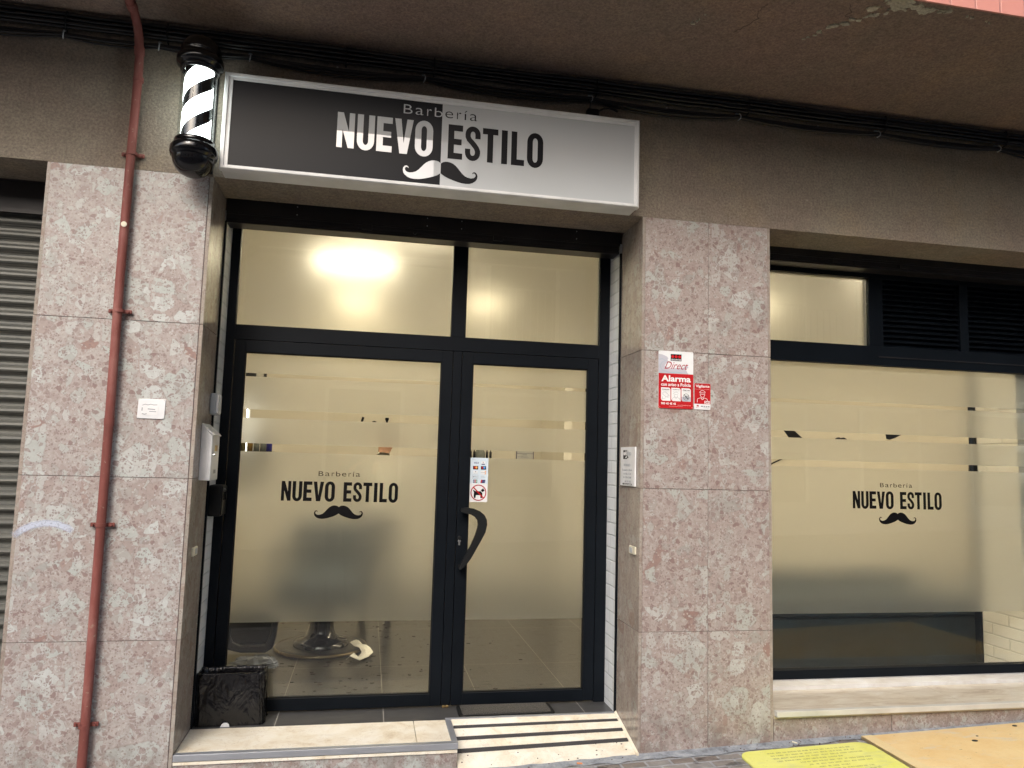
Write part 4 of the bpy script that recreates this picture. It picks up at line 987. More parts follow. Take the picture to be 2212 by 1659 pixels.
L_.append(pl([[(au(.15), av(.83)), (au(.27), av(.83)), (au(.27), av(.88)), (au(.15), av(.88))]], 'red_ink', YA, .0004)); L_.append(pl([stroke([(au(.1), av(.92)), (au(.3), av(.895))], .002)], 'red', YA, .0004))
L_.append((text_mesh('900 45 45 45', au(.40), au(.94), av(.90), av(.855), YA, .0003, bold=.02), 'letter_black')); L_.append(pl([stroke([(au(.55), av(.93)), (au(.93), av(.93))], .0015)], 'ink_grey', YA, .0003))
part('print', join_meshes('print', L_), None, t)

# stickers on the door glass
t = thing('card_sticker', (1.412, .53, 1.53), 'pale blue sticker showing accepted payment cards on the door glass', 'sticker')
ax0, ax1, az0, az1 = 1.361, 1.464, 1.4585, 1.604; YS = .5338
mm = curve_mesh([rrect(ax0, ax1, az0, az1, .003)], FX(YS), -.0006, 0); part('paper', mm, 'blue_paper', t)
YA = YS-.0007; L_ = []
def pr_(u0, u1, v0, v1, mat, k=1): L_.append(pl([[(au(u0), av(v1)), (au(u1), av(v1)), (au(u1), av(v0)), (au(u0), av(v0))]], mat, YA-.0003*(k-1), .0003))
L_.append((text_mesh('VISA', au(.20), au(.46), av(.235), av(.165), YA, .0003, bold=.02, slant=.3), 'ink_blue'))
L_.append((text_mesh('abierto', au(.09), au(.26), av(.07), av(.04), YA, .0003), 'ink_grey'))
pr_(.62, .80, .13, .27, 'white_ink'); pr_(.62, .80, .23, .27, 'ink_blue', 2); L_.append((text_mesh('V', au(.67), au(.75), av(.215), av(.145), YA-.0003, .0003, bold=.02), 'ink_blue'))
for u, c1, c2 in ((.15, 'red', 'ink_orange'), (.59, 'red', 'ink_cyan')):
    pr_(u, u+.29, .32, .455, 'letter_black')
    L_.append(pl([disc(au(u+.10), av(.378), .0062, 20)], c1, YA-.0003, .0003)); L_.append(pl([disc(au(u+.19), av(.378), .0062, 20)], c2, YA-.0006, .0003))
pr_(.17, .42, .50, .62, 'white_plastic'); L_.append(pl([disc(au(.30), av(.54), .0035, 14)], 'ink_grey', YA-.0003)); L_.append((text_mesh('Diners Club', au(.19), au(.41), av(.61), av(.585), YA-.0003, .0003), 'ink_grey'))
pr_(.58, .87, .50, .64, 'white_plastic'); L_.append((text_mesh('DISCOVER', au(.59), au(.84), av(.585), av(.555), YA-.0003, .0003, bold=.01), 'ink_grey')); L_.append(pl([[(au(.87), av(.64)), (au(.87), av(.50)), (au(.80), av(.50)), (au(.85), av(.57)), (au(.80), av(.64))]], 'ink_orange', YA-.0003))
L_.append(pl([rrect(au(.14), au(.45), av(.81), av(.665), .0015), rrect(au(.15), au(.44), av(.803), av(.672), .0013)], 'ink_grey'))
L_.append(pl([disc(au(.21), av(.74), .0026, 14)], 'letter_black')); L_.append((text_mesh('Pay', au(.26), au(.41), av(.775), av(.705), YA, .0003), 'ink_grey'))
L_.append((text_mesh('G Pay', au(.60), au(.83), av(.78), av(.71), YA, .0003), 'ink_grey'))
for k, c_ in enumerate(('ink_blue', 'red', 'ink_green')): pr_(.18+k*.08, .25+k*.08, .85, .97, c_)
L_.append((text_mesh('JCB', au(.19), au(.40), av(.935), av(.885), YA-.0003, .0003, bold=.02), 'white_ink'))
L_.append(pl([[(au(.59), av(.97)), (au(.67), av(.97)), (au(.70), av(.85)), (au(.62), av(.85))]], 'red')); L_.append(pl([[(au(.67), av(.97)), (au(.83), av(.97)), (au(.86), av(.85)), (au(.70), av(.85))]], 'ink_blue')); L_.append((text_mesh('UnionPay', au(.63), au(.83), av(.93), av(.89), YA-.0003, .0003), 'white_ink'))
part('print', join_meshes('print', L_), None, t)
t = thing('no_dogs_sticker', (1.412, .53, 1.405), 'white square no dogs sticker with a red ring on the door glass', 'sticker')
ax0, ax1, az0, az1 = 1.361, 1.4635, 1.3555, 1.4575
mm = curve_mesh([rrect(ax0, ax1, az0, az1, .005)], FX(YS), -.0006, 0); part('paper', mm, 'white_gloss', t)
L_ = []; cxx, czz = au(.5), av(.49)
dog = [(.19, .37), (.22, .335), (.32, .41), (.63, .41), (.72, .52), (.72, .70), (.70, .78), (.63, .79), (.61, .74), (.61, .63), (.36, .62), (.35, .74), (.32, .79), (.26, .78), (.24, .70), (.25, .46)]
L_.append(pl([[(au(a), av(b)) for a, b in dog]], 'letter_black')); L_.append(pl([[(au(a), av(b)) for a, b in ((.62, .35), (.73, .27), (.755, .225), (.775, .28), (.84, .36), (.83, .40), (.78, .41), (.76, .445), (.72, .455))]], 'letter_black'))
L_.append(pl([disc(cxx, czz, .0455, 48), disc(cxx, czz, .0398, 48)], 'red_ink', YA-.0001)); L_.append(pl([stroke([(cxx-.030, czz+.030), (cxx+.030, czz-.030)], .0068)], 'red', YA-.0004))
part('print', join_meshes('print', L_), None, t)

# ------------------------------------------------------------------ door mat, bin, litter
t = thing('door_mat', (1.58, .43, .25), 'worn dark grey doormat in front of the right door leaf', 'doormat')
mm = curve_mesh([rrect(1.322, 1.842, .352, .515, .02)], lambda a, b, d: (a, b, .2490+d), .006, 0); part('rubber_border', mm, 'black_matte', t)
mm = curve_mesh([rrect(1.342, 1.822, .366, .512, .01)], lambda a, b, d: (a, b, .2545+d), .006, 0); part('carpet', mm, 'carpet', t)

bn = thing('waste_bin', (.17, .41, .25), 'black waste bin lined with a crinkled black bag on the threshold', 'waste bin')
def rr3(x0, x1, y0, y1, r, z, n=7): return [(a, b, z) for a, b in rrect(x0, x1, y0, y1, r, n)]
def binliner():
    rnd = random.Random(3); mb = MB(); rings = []
    levels = [(.250, .000), (.262, .004), (.30, .0), (.34, -.001), (.38, .001), (.42, .0), (.455, .001), (.480, .003), (.492, .005), (.497, .001)]
    for li, (z, o_) in enumerate(levels):
        f = (z-.25)/.25; pts = []
        base = rrect(.006-.001*f, .340-.012*f, .352, .505, .03, 16)
        for i, (a, b) in enumerate(base):
            nx = a-.17; ny = b-.43; l = math.hypot(nx, ny)
            w = .0045*sin(i*1.35+z*14)+.0035*sin(i*2.9+z*31+1)+.002*rnd.uniform(-1, 1)
            w *= (1.1 if z > .44 or z < .29 else .5)
            pts.append((a+nx/l*(w-o_*0), b+ny/l*w*.8, z+.003*sin(i*.9)*(li > 0)+(.010 if False else 0)))
        rings.append(pts)
    # fold over the rim and down inside
    for dz, ins in ((.498, .008), (.485, .014), (.43, .018), (.33, .02)):
        pts = []
        for i, (a, b) in enumerate(rrect(.006+ins, .328-ins, .352+ins, .505-ins, .025, 16)):
            pts.append((a+.003*sin(i*1.9), b+.002*sin(i*2.3), dz+.003*sin(i*.9)))
        rings.append(pts)
    n = len(rings[0]); vs = [p for r_ in rings for p in r_]
    mb.add(vs, [(i*n+k, i*n+(k+1) % n, (i+1)*n+(k+1) % n, (i+1)*n+k) for i in range(len(rings)-1) for k in range(n)], 0, 0, True)
    mb.add([(.02, .36, .255), (.31, .36, .255), (.31, .50, .255), (.02, .50, .255)], [(0, 1, 2, 3)])
    return mb
part('bin_liner', binliner(), 'bag', bn, fix=False)
mb = MB(); mb.box(.022, .31, .372, .49, .256, .45); part('bin_body', mb, 'black_matte', bn, None, .01)
t = thing('paper_scrap', (.158, .34, .25), 'small white paper scrap stuck under the front of the black bin', 'paper')
mb = MB(); mb.prism([(.137, .249), (.181, .249), (.177, .262), (.168, .269), (.152, .269), (.143, .261)], FX(.341), -.0015, 0); part('scrap', mb, 'white_plastic', t)
def butt(name, x, y, ang, z, label, mat, L=.026):
    d = Vector((cos(ang), sin(ang), 0)); mb = MB(); p = Vector((x, y, z)); mb.tube([p-d*L/2, p+d*L/2], .004, 10)
    return tag(part(name, mb, mat), label, 'cigarette butt', 'cigarette butts on the pavement')
butt('cigarette_butt', 1.86, -.055, -.25, g(1.86, -.055)+.004, 'orange cigarette butt at the foot of the cream ramp', 'orange_filter')
butt('cigarette_butt', 3.013, -.032, -.9, g(3.01, -.03)+.004, 'pale cigarette butt beside the base of the right pillar, above the yellow mat', 'ivory')

# ------------------------------------------------------------------ ground
def slab(x0, x1, y0, y1, dz=0., nx=24, ny=6, th=.0):
    mb = MB(); vs = [(x0+(x1-x0)*i/nx, y0+(y1-y0)*j/ny, g(x0+(x1-x0)*i/nx, y0+(y1-y0)*j/ny)+dz) for i in range(nx+1) for j in range(ny+1)]
    mb.add(vs, [(i*(ny+1)+j, (i+1)*(ny+1)+j, (i+1)*(ny+1)+j+1, i*(ny+1)+j+1) for i in range(nx) for j in range(ny)]); return mb
struct('pavement', slab(-12, 16, -2.3, .30, -.006), 'paving')
# rough mortar strip along the wall
mb = MB(); rnd = random.Random(2); n = 160; top = []; bot = []
for i in range(n+1):
    x = -1.5+9*i/n; wdt = .05+.02*sin(x*3)+rnd.uniform(-.012, .012)+(.03 if 1.2 < x < 2.1 else 0)
    bot.append((x, -wdt, g(x, -wdt)-.003)); top.append((x, .02, g(x)+.004+rnd.uniform(-.001, .001)))
mb.add(bot+top, [(i, i+1, n+2+i, n+1+i) for i in range(n)])
struct('mortar_strip', mb, 'mortar')
mb = MB(); mb.hexa([(-12, -2.45, g(-12)-.35), (16, -2.45, g(16)-.35), (16, -2.30, g(16)-.35), (-12, -2.30, g(-12)-.35), (-12, -2.45, g(-12)-.052), (16, -2.45, g(16)-.052), (16, -2.3, g(16)-.048), (-12, -2.3, g(-12)-.048)])
struct('kerb', mb, 'kerb')
mb = MB(); mb.add([(-80, -60, -2.9), (80, -60, 2.6), (80, 60, 2.6), (-80, 60, -2.9)], [(0, 1, 2, 3)])
for v_ in range(4): x, y, z = mb.v[v_]; mb.v[v_] = (x, y, g(x)-.16)
struct('road', mb, 'asphalt')

def on_g(polys, dz0, dz1): return curve_mesh(polys, lambda a, b, d: (a, b, g(a, b)+d), dz1, dz0)
t = thing('yellow_mat', (3.0, -.3, g(3.0, -.3)), 'yellow panel with faded printed lines lying on the pavement below the window', 'floor panel')
# outline follows rounded corners
mm = on_g([rrect(2.662, 3.385, -.95, -.085, .07, 8)], -.004, .003); part('panel', mm, 'yellow_mat', t)
mb = MB(); rnd = random.Random(12)
for r_ in range(9):
    y = -.135-r_*.030; x = 2.80+(.03*r_ if r_ > 3 else .0)+rnd.uniform(-.01, .02); xe = 3.30-rnd.uniform(0, .06)-(.1 if r_ in (3, 6) else 0)
    while x < xe:
        l = rnd.uniform(.012, .045)
        k = 0
        while k < l: # little strokes like worn lettering
            a = rnd.uniform(-.003, .003); z_ = g(x+k, y)+.0034
            mb.add([(x+k, y, z_), (x+k+.003, y, z_), (x+k+.003+a, y+.011, z_+.0002), (x+k+a, y+.011, z_+.0002)], [(0, 1, 2, 3)])
            if rnd.random() < .5: mb.add([(x+k, y+.004, z_), (x+k+.006, y+.004, z_), (x+k+.006, y+.0065, z_), (x+k, y+.0065, z_)], [(0, 1, 2, 3)])
            k += rnd.uniform(.005, .008)
        x += l+.012
part('printed_lines', mb, 'mat_text', t, 'faded unreadable printed lines')
t = thing('ochre_board', (4.5, -.7, g(4.5, -.7)), 'stained ochre board covering the pavement at the bottom right corner', 'board')
mm = on_g([[(3.455, -.036), (5.62, -.036), (5.62, -1.45), (3.50, -1.45)]], -.004, .008); part('board', mm, 'orange_board', t)
mm = on_g([[(3.392, -.038), (3.4535, -.037), (3.4985, -1.45), (3.43, -1.45)]], -.004, .011); part('edge_strip', mm, 'board_edge', t, 'paler left edge strip')
for x, y, r_ in ((3.93, -.20, .016), (4.30, -.07, .014), (3.99, -.15, .007)): mb = MB(); mb.prism([(a, b*1) for a, b in arc(x, y, r_, r_*.7, 0, 340, 12)], lambda a, b, d: (a, b, g(a, b)+d), .0075, .0095); part('gum_spot', mb, 'black_matte', t)
# crumbs and dirt on ramp foot and along the wall
mb = MB(); rnd = random.Random(31)
for i in range(46):
    x = rnd.choice([rnd.uniform(1.9, 2.16), rnd.uniform(2.6, 3.15), rnd.uniform(1.3, 2.1), rnd.uniform(3.0, 3.35)]); y = rnd.uniform(-.07, -.005); r_ = rnd.uniform(.0015, .0055)
    if x < 2.17: y = rnd.uniform(-.06, .10)
    z_ = rampz(x, y) if (x < 2.17 and y > -.02) else g(x, y)
    mb.prism([(x+r_*rnd.uniform(.5, 1.2)*cos(a), y+r_*rnd.uniform(.5, 1)*sin(a)) for a in [k*pi/3 for k in range(6)]], lambda a, b, d: (a, b, d), z_, z_+.003)
o = struct('grit', mb, 'grout', None, 'stuff'); o['label'] = 'dark grit and crumbs scattered at the foot of the wall and ramp'

# ================================================================== SHOP INTERIOR
YB = 4.6; XL, XRR = -.62, 9.0; ZC = 3.28
rm = thing('shop_room', (2, 2.5, .25), 'cream painted room of the barber shop behind the frosted glass', 'room')
mb = MB(); mb.box(XL-.1, XRR+.1, YB, YB+.1, .1, ZC); part('back_wall', mb, 'interior', rm)
mb = MB(); mb.box(XL-.1, XL, .6, YB, .1, ZC); mb.box(XRR, XRR+.1, .6, YB, .1, ZC); part('side_wall', mb, 'interior', rm)
mb = MB(); mb.box(XL-.1, XRR+.1, .622, YB+.1, ZC, ZC+.1); part('ceiling', mb, 'interior', rm)
mb = MB(); mb.box(XL-.1, XRR+.1, .701, YB+.1, .1, .2485); part('floor', mb, 'floor_tile', rm)
mb = MB(); mb.box(2.18, 2.92, .752, .80, .25, ZC); mb.box(-.62, -.01, .752, .80, .25, ZC); mb.box(6.2, XRR, .62, .70, .25, ZC); mb.box(-.62, 6.2, .622, .66, HZ+.01, ZC); mb.box(2.92, 6.2, .488, .60, .25, .366); part('front_wall', mb, 'interior', rm)
mb = MB(); mb.box(4.965, 5.30, .50, .88, .25, ZC); part('brick_pier', mb, 'white_brick', rm, 'white painted brick pier right of the bench')
mb = MB(); mb.box(4.948, 4.964, .835, .885, .25, 2.3); part('pier_trim', mb, 'black_alu', rm)
mb = MB(); mb.box(2.72, 2.80, 3.6, YB, .25, ZC); part('partition', mb, 'interior', rm)
def lamp(x, y, w_, d_, mat, label, group='ceiling lamps of the shop'):
    t = thing('ceiling_lamp', (x, y, ZC), label, 'lamp', group)
    mb = MB(); mb.box(x-w_/2-.012, x+w_/2+.012, y-d_/2-.012, y+d_/2+.012, ZC-.035, ZC-.001); part('housing', mb, 'white_metal', t)
    mb = MB(); mb.box(x-w_/2, x+w_/2, y-d_/2, y+d_/2, ZC-.042, ZC-.0355); part('diffuser', mb, mat, t)
lamp(.60, 2.70, .66, .20, 'lamp_white', 'glowing rectangular ceiling lamp behind the wide transom pane')
lamp(.60, 4.30, .42, .30, 'lamp_warm', 'soft warm ceiling lamp lower in the wide transom pane, below the brightest one')
lamp(1.93, 4.0, .40, .30, 'lamp_warm', 'warm ceiling lamp behind the narrow transom pane')
lamp(4.63, 3.3, .40, .35, 'lamp_warm', 'warm ceiling lamp behind the window transom pane')
lamp(6.9, 2.6, .5, .4, 'lamp_warm', 'warm ceiling lamp at the far right of the shop room')
lamp(3.1, 1.5, .9, .4, 'lamp_hidden_fill', 'unseen ceiling lamp added to light the pillar side of the room')  # added fill light, hidden above the glazing
lamp(.9, 1.35, .8, .3, 'lamp_hidden_fill', 'unseen ceiling lamp added for fill just inside the entrance')  # added out of view above the transom to brighten the room
lamp(5.2, 1.5, .9, .3, 'lamp_hidden_fill', 'unseen ceiling lamp added for fill above the teal bench')  # another unseen lamp, added only to brighten the room
lamp(7.6, 1.9, .9, .4, 'lamp_hidden_fill', 'unseen ceiling lamp added for fill at the far right end of the room')  # unseen, added as fill for the right end

# barber chair
bc = thing('barber_chair', (.52, 2.0, .25), 'black barber chair whose round base shows under the frosted film', 'barber chair')
cxx, cyy = .525, 1.86
mb = MB(); mb.lathe([(0, .018), (.26, .022), (.305, .020), (.318, .012), (.318, 0)], (cxx, cyy, .25), 56); part('base_disc', mb, 'leather', bc)
mb = MB(); mb.lathe([(.306, .0205), (.316, .019), (.3205, .012), (.3205, .004)], (cxx, cyy, .25), 56); part('base_rim', mb, 'bronze', bc)
mb = MB(); mb.lathe([(.19, .020), (.186, .045), (.165, .058), (.125, .068), (.098, .088), (.084, .13), (.078, .20), (.074, .34)], (cxx, cyy, .25), 48); part('column', mb, 'black_gloss', bc)
mb = MB(); mb.box(cxx-.27, cxx+.27, cyy-.45, cyy+.27, .60, .80); part('seat', mb, 'teal', bc, None, .05, 4)
mb = MB(); mb.box(cxx-.26, cxx+.26, cyy+.20, cyy+.34, .78, 1.12); part('backrest', mb, 'teal', bc, None, .05, 4)
for sx in (-1, 1):
    mb = MB(); mb.box(cxx+sx*.33-.04, cxx+sx*.33+.04, cyy-.22, cyy+.24, .88, .95); mb.box(cxx+sx*.33-.02, cxx+sx*.33+.02, cyy-.05, cyy+.0, .66, .88); part('armrest', mb, 'leather', bc, None, .02, 3)
mb = MB()
mb.prism([(-.09, .58), (-.075, .42), (-.03, .345), (.05, .325), (.20, .322), (.245, .35), (.262, .42), (.275, .58), (.235, .58), (.225, .44), (.2, .375), (.05, .372), (.0, .395), (-.03, .45), (-.045, .58)], lambda a, b, d: (a, d, b), 1.44, 1.50)
mb.box(-.03, .24, 1.455, 1.60, .375, .56); mb.box(.03, .2, 1.47, 1.9, .55, .60)
part('footrest', mb, 'leather', bc, None, .012, 3)

# crumpled things on the shop floor
def crumple(name, cx, cy, rx, ry, h, seed, mat, label, cat, zb=.2487):
    rnd = random.Random(seed); n, m = 22, 9; vs = []
    for j in range(m+1):
        f = j/m
        for i in range(n):
            a = 2*pi*i/n; rr = (cos(f*pi/2))**.55*(1+.16*sin(3*a+seed)+.12*sin(7*a+seed*2)+rnd.uniform(-.10, .10))
            vs.append((cx+rx*rr*cos(a), cy+ry*rr*sin(a), zb+.001+h*sin(f*pi/2)*(1+rnd.uniform(-.28, .28)*(f > 0))))
    mb = MB(); mb.add(vs, [(j*n+i, j*n+(i+1) % n, (j+1)*n+(i+1) % n, (j+1)*n+i) for j in range(m) for i in range(n)])
    mb.add(vs[-n:], [list(range(n))])
    return tag(part(name, mb, mat), label, cat)
crumple('plastic_bag', .155, 1.42, .145, .06, .055, 4, 'grey_cloth', 'crumpled grey plastic bag on the floor left of the chair base', 'plastic bag')
def ribbon(name, path, w_, mat, label):
    rnd = random.Random(9); vs = []
    for i, (x, y, z) in enumerate(path):
        a = Vector(path[max(0, i-1)]); b = Vector(path[min(len(path)-1, i+1)]); d = (b-a); nn = Vector((-d.y, d.x, 0)).normalized()
        for k in (-1, -.3, .4, 1): vs.append(tuple(Vector((x, y, z+.249+rnd.uniform(0, .01)+.012*(1-abs(k))))+nn*k*w_*(1+rnd.uniform(-.2, .2))))
    n = len(path); mb = MB(); mb.add(vs, [(i*4+k, i*4+k+1, (i+1)*4+k+1, (i+1)*4+k) for i in range(n-1) for k in range(3)])
    o = part(name, mb, mat, fix=False); sm = o.modifiers.new('solid', 'SOLIDIFY'); sm.thickness = .003; return tag(o, label, 'tissue')
ribbon('paper_tissue', [(.735, 1.52, .002), (.75, 1.50, .03), (.79, 1.49, .008), (.825, 1.52, .02), (.845, 1.60, .022), (.83, 1.70, .03), (.79, 1.76, .03), (.76, 1.80, .045)], .035, 'tissue', 'white crumpled paper tissue on the shop floor right of the chair base')
mb = MB(); rnd = random.Random(77)
for i in range(130):
    x = rnd.uniform(.0, 1.9) if i % 2 else rnd.gauss(.75, .35); y = rnd.uniform(.8, 3.2); r_ = rnd.uniform(.004, .016)
    if abs(x-cxx) < .33 and abs(y-cyy) < .33: continue
    mb.prism([(x+r_*rnd.uniform(.4, 1.3)*cos(a), y+r_*rnd.uniform(.3, .8)*sin(a)) for a in [k*pi/3.5 for k in range(7)]], lambda a, b, d: (a, b, d), .249, .2515)
o = struct('hair_clippings', mb, 'hair', None, 'stuff'); o['label'] = 'dark hair clippings scattered on the shop floor'

# bench behind the window
be = thing('waiting_bench', (4.3, 1.25, .25), 'dark teal upholstered waiting bench behind the bottom of the window', 'bench')
mb = MB(); mb.box(3.0, 5.6, 1.02, 1.55, .58, .725); part('seat', mb, 'teal', be, None, .03, 4)
mb = MB(); mb.box(3.0, 5.6, 1.05, 1.55, .25, .58); part('base', mb, 'teal', be, None, .01)
mb = MB(); mb.box(3.0, 5.0, 1.50, 1.62, .66, .84); part('backrest', mb, 'teal', be, None, .03, 4)

# shelf with bottles, left in the door glass
sh = thing('wall_shelf', (-.1, 2.5, 1.6), 'dark shelf with products at the left edge of the door glass', 'shelf', 'shelves inside the shop')
mb = MB(); mb.box(-.45, .05, 2.45, 2.62, 1.588, 1.608); part('board', mb, 'black_matte', sh)
mb = MB(); mb.box(-.45, .0, 2.62, 2.64, 1.25, 1.588); part('back_panel', mb, 'opp_shutter', sh)
def bottle(x, y, z, r, h, mat, label, name='bottle'):
    t = thing(name, (x, y, z), label, 'bottle', 'bottles on the shelves inside')
    mb = MB(); mb.lathe([(0, 0), (r, 0), (r, h*.72), (r*.9, h*.78), (r*.4, h*.84), (r*.38, h*.9)], (x, y, z), 18); part('body', mb, mat, t)
    mb = MB(); mb.lathe([(0, h), (r*.45, h), (r*.45, h*.88), (0, h*.88)], (x, y, z), 14); part('cap', mb, 'black_matte', t)
for x, m_, lb in ((-.19, 'bottle_olive', 'olive bottle, leftmost on the shelf at the left edge of the door glass'), (-.135, 'bottle_amber', 'amber bottle beside the olive one on the left shelf'), (-.085, 'bottle_grey', 'grey bottle between the amber and the blue one on the left shelf'), (-.035, 'bottle_grey', 'grey bottle next to the blue bottle on the left shelf'), (.012, 'bottle_blue', 'blue bottle at the right end of the left shelf')):
    bottle(x, 2.53, 1.609, .023, .15, m_, lb)
t = thing('light_tube', (-.23, 3.0, 1.6), 'thin white upright light tube near the left edge of the door glass', 'lamp')
mb = MB(); mb.tube([(-.228, 3.0, 1.2), (-.245, 3.0, 2.05)], .006, 10); part('tube', mb, 'led_strip', t)
mb = MB(); mb.box(-.236, -.222, 3.006, 3.02, 1.19, 2.06); part('tube_holder', mb, 'white_metal', t)
# framed dark picture, top left
t = thing('wall_picture', (-.19, 3.02, 2.2), 'dark framed picture high at the left edge of the door glass', 'picture')
mb = MB(); mb.box(-.275, -.19, 3.0, 3.02, 2.0, 2.30); mb.box(-.128, -.105, 3.0, 3.02, 2.0, 2.30); part('dark_panel', mb, 'black_matte', t)
mb = MB(); mb.box(-.19, -.128, 3.004, 3.02, 2.0, 2.30); part('pale_panel', mb, 'opp_shutter', t)

# counter shelf with pump bottles and a dome, behind the narrow door leaf
sh = thing('counter_shelf', (2.0, 4.45, 1.6), 'shelf carrying pump bottles and a dark dome behind the narrow door leaf', 'shelf', 'shelves inside the shop')
mb = MB(); mb.box(1.70, 2.13, 4.35, 4.6, 1.585, 1.606); part('board', mb, 'black_matte', sh)
for x, lb in ((1.885, 'dark pump bottle, leftmost beside the dome behind the door leaf'), (1.925, 'dark pump bottle left of the dome behind the door leaf'), (2.065, 'dark pump bottle right of the dome behind the door leaf'), (2.105, 'dark pump bottle, rightmost beside the dome behind the door leaf')):
    bottle(x, 4.40, 1.607, .013, .088, 'black_gloss', lb, 'pump_bottle')
t = thing('dark_dome', (1.995, 4.44, 1.607), 'dark glass dome between pump bottles behind the narrow door leaf', 'jar')
mb = MB(); mb.lathe([(.055, 0), (.058, .04), (.052, .07), (.035, .09), (0, .096)], (1.995, 4.44, 1.607), 28); part('dome', mb, 'bottle_grey', t)
t = thing('framed_notice', (2.53, 4.59, 1.65), 'small framed blue printed notice seen through the clear band of the door leaf', 'notice')
mm = curve_mesh([[(2.43, 1.55), (2.63, 1.55), (2.63, 1.72), (2.43, 1.72)], [(2.437, 1.557), (2.623, 1.557), (2.623, 1.713), (2.437, 1.713)]], FX(4.585), -.004, .010); part('frame', mm, 'ink_blue', t)
mb = MB(); mb.box(2.43, 2.63, 4.5855, 4.596, 1.55, 1.72); part('paper', mb, 'white_plastic', t)
L_ = [(text_mesh('Wifi', 2.50, 2.55, 1.650, 1.662, 4.585, .001), 'ink_blue'), (text_mesh('CONTRASEÑA', 2.445, 2.57, 1.626, 1.638, 4.585, .001), 'ink_blue'), (curve_mesh([[(2.437, 1.668), (2.623, 1.668), (2.623, 1.672), (2.437, 1.672)]], FX(4.585), -.001, 0), 'ink_blue')]
part('print', join_meshes('print', L_), None, t)
# black wall silhouettes (barber tools)
def decor(name, polys, label, y=YB-.0005):
    mm = curve_mesh(polys, FX(y), -.012, 0); o = part(name, mm, 'letter_black'); return tag(o, label, 'wall decoration', 'black barber tool silhouettes on the back wall')
def sc_(pts, cx, cz): return [(cx+a, cz+b) for a, b in pts]
k_ = (YB+3.655)/(5.2+3.655)
def rx(x): return .792+(x-.792)*k_
def rz(z): return 1.6+(z-1.6)*k_
decor('comb_silhouette', [[(rx(a), rz(b)) for a, b in ((.66, 1.90), (.685, 1.90), (.725, 2.04), (.70, 2.05))]], 'black comb silhouette on the wall behind the left door glass')
decor('bowler_silhouette', [arc(rx(.84), rz(1.975), .03, .028, 0, 180, 10)+[(rx(.80), rz(1.93)), (rx(.88), rz(1.93))]], 'black rounded silhouette between the comb and the brush on the wall')
decor('brush_silhouette', [[(rx(.978), rz(1.90)), (rx(.998), rz(1.90)), (rx(.997), rz(2.0)), (rx(1.01), rz(2.03)), (rx(1.005), rz(2.047)), (rx(.968), rz(2.047)), (rx(.963), rz(2.03)), (rx(.978), rz(2.0))]], 'black shaving brush silhouette on the wall behind the left door glass')
k2 = (YB-.002+3.655)/(4.5+3.655)
def qx(x): return .792+(x-.792)*k2
def qz(z): return 1.6+(z-1.6)*k2
decor('razor_silhouette', [[(qx(5.64), qz(2.10)), (qx(5.72), qz(2.12)), (qx(5.93), qz(1.955)), (qx(5.92), qz(1.93)), (qx(5.76), qz(1.95))]], 'black razor silhouette at the left of the shop window')
decor('moustache_silhouette', [half_mu(qx(6.45), qz(1.93), .36, 1)[:-1]+half_mu(qx(6.45), qz(1.93), .36, -1)[::-1]], 'black moustache silhouette on the wall behind the window')
decor('scissors_silhouette', [[(qx(7.08), qz(1.985)), (qx(7.12), qz(1.973)), (qx(7.20), qz(2.0)), (qx(7.45), qz(2.12)), (qx(7.42), qz(2.15)), (qx(7.07), qz(2.05))]], 'black pointed scissors silhouette on the wall behind the window')
decor('hook_silhouette', [stroke([(qx(5.50), qz(1.60)), (qx(5.52), qz(1.635)), (qx(5.62), qz(1.68)), (qx(5.72), qz(1.72))], .014)], 'thin black curved silhouette low at the left of the window')
t = thing('hair_steamer', (8.1, 4.2, .25), 'black standing salon device at the right of the window', 'salon device')
X_ = .792+(8.34-.792)*(4.2+3.655)/(4.5+3.655)
mb = MB(); mb.tube([(X_, 4.2, .26), (X_, 4.2, 1.5)], .03, 14); mb.lathe([(.22, 0), (.2, .03), (.03, .05)], (X_, 4.2, .249), 24); part('stand', mb, 'black_matte', t)
mb = MB(); mb.lathe([(.03, 1.25), (.075, 1.36), (.07, 1.45), (.028, 1.55), (.024, 1.72), (.03, 1.8), (.02, 1.9)], (X_, 4.2, .249), 24); part('head', mb, 'black_gloss', t)

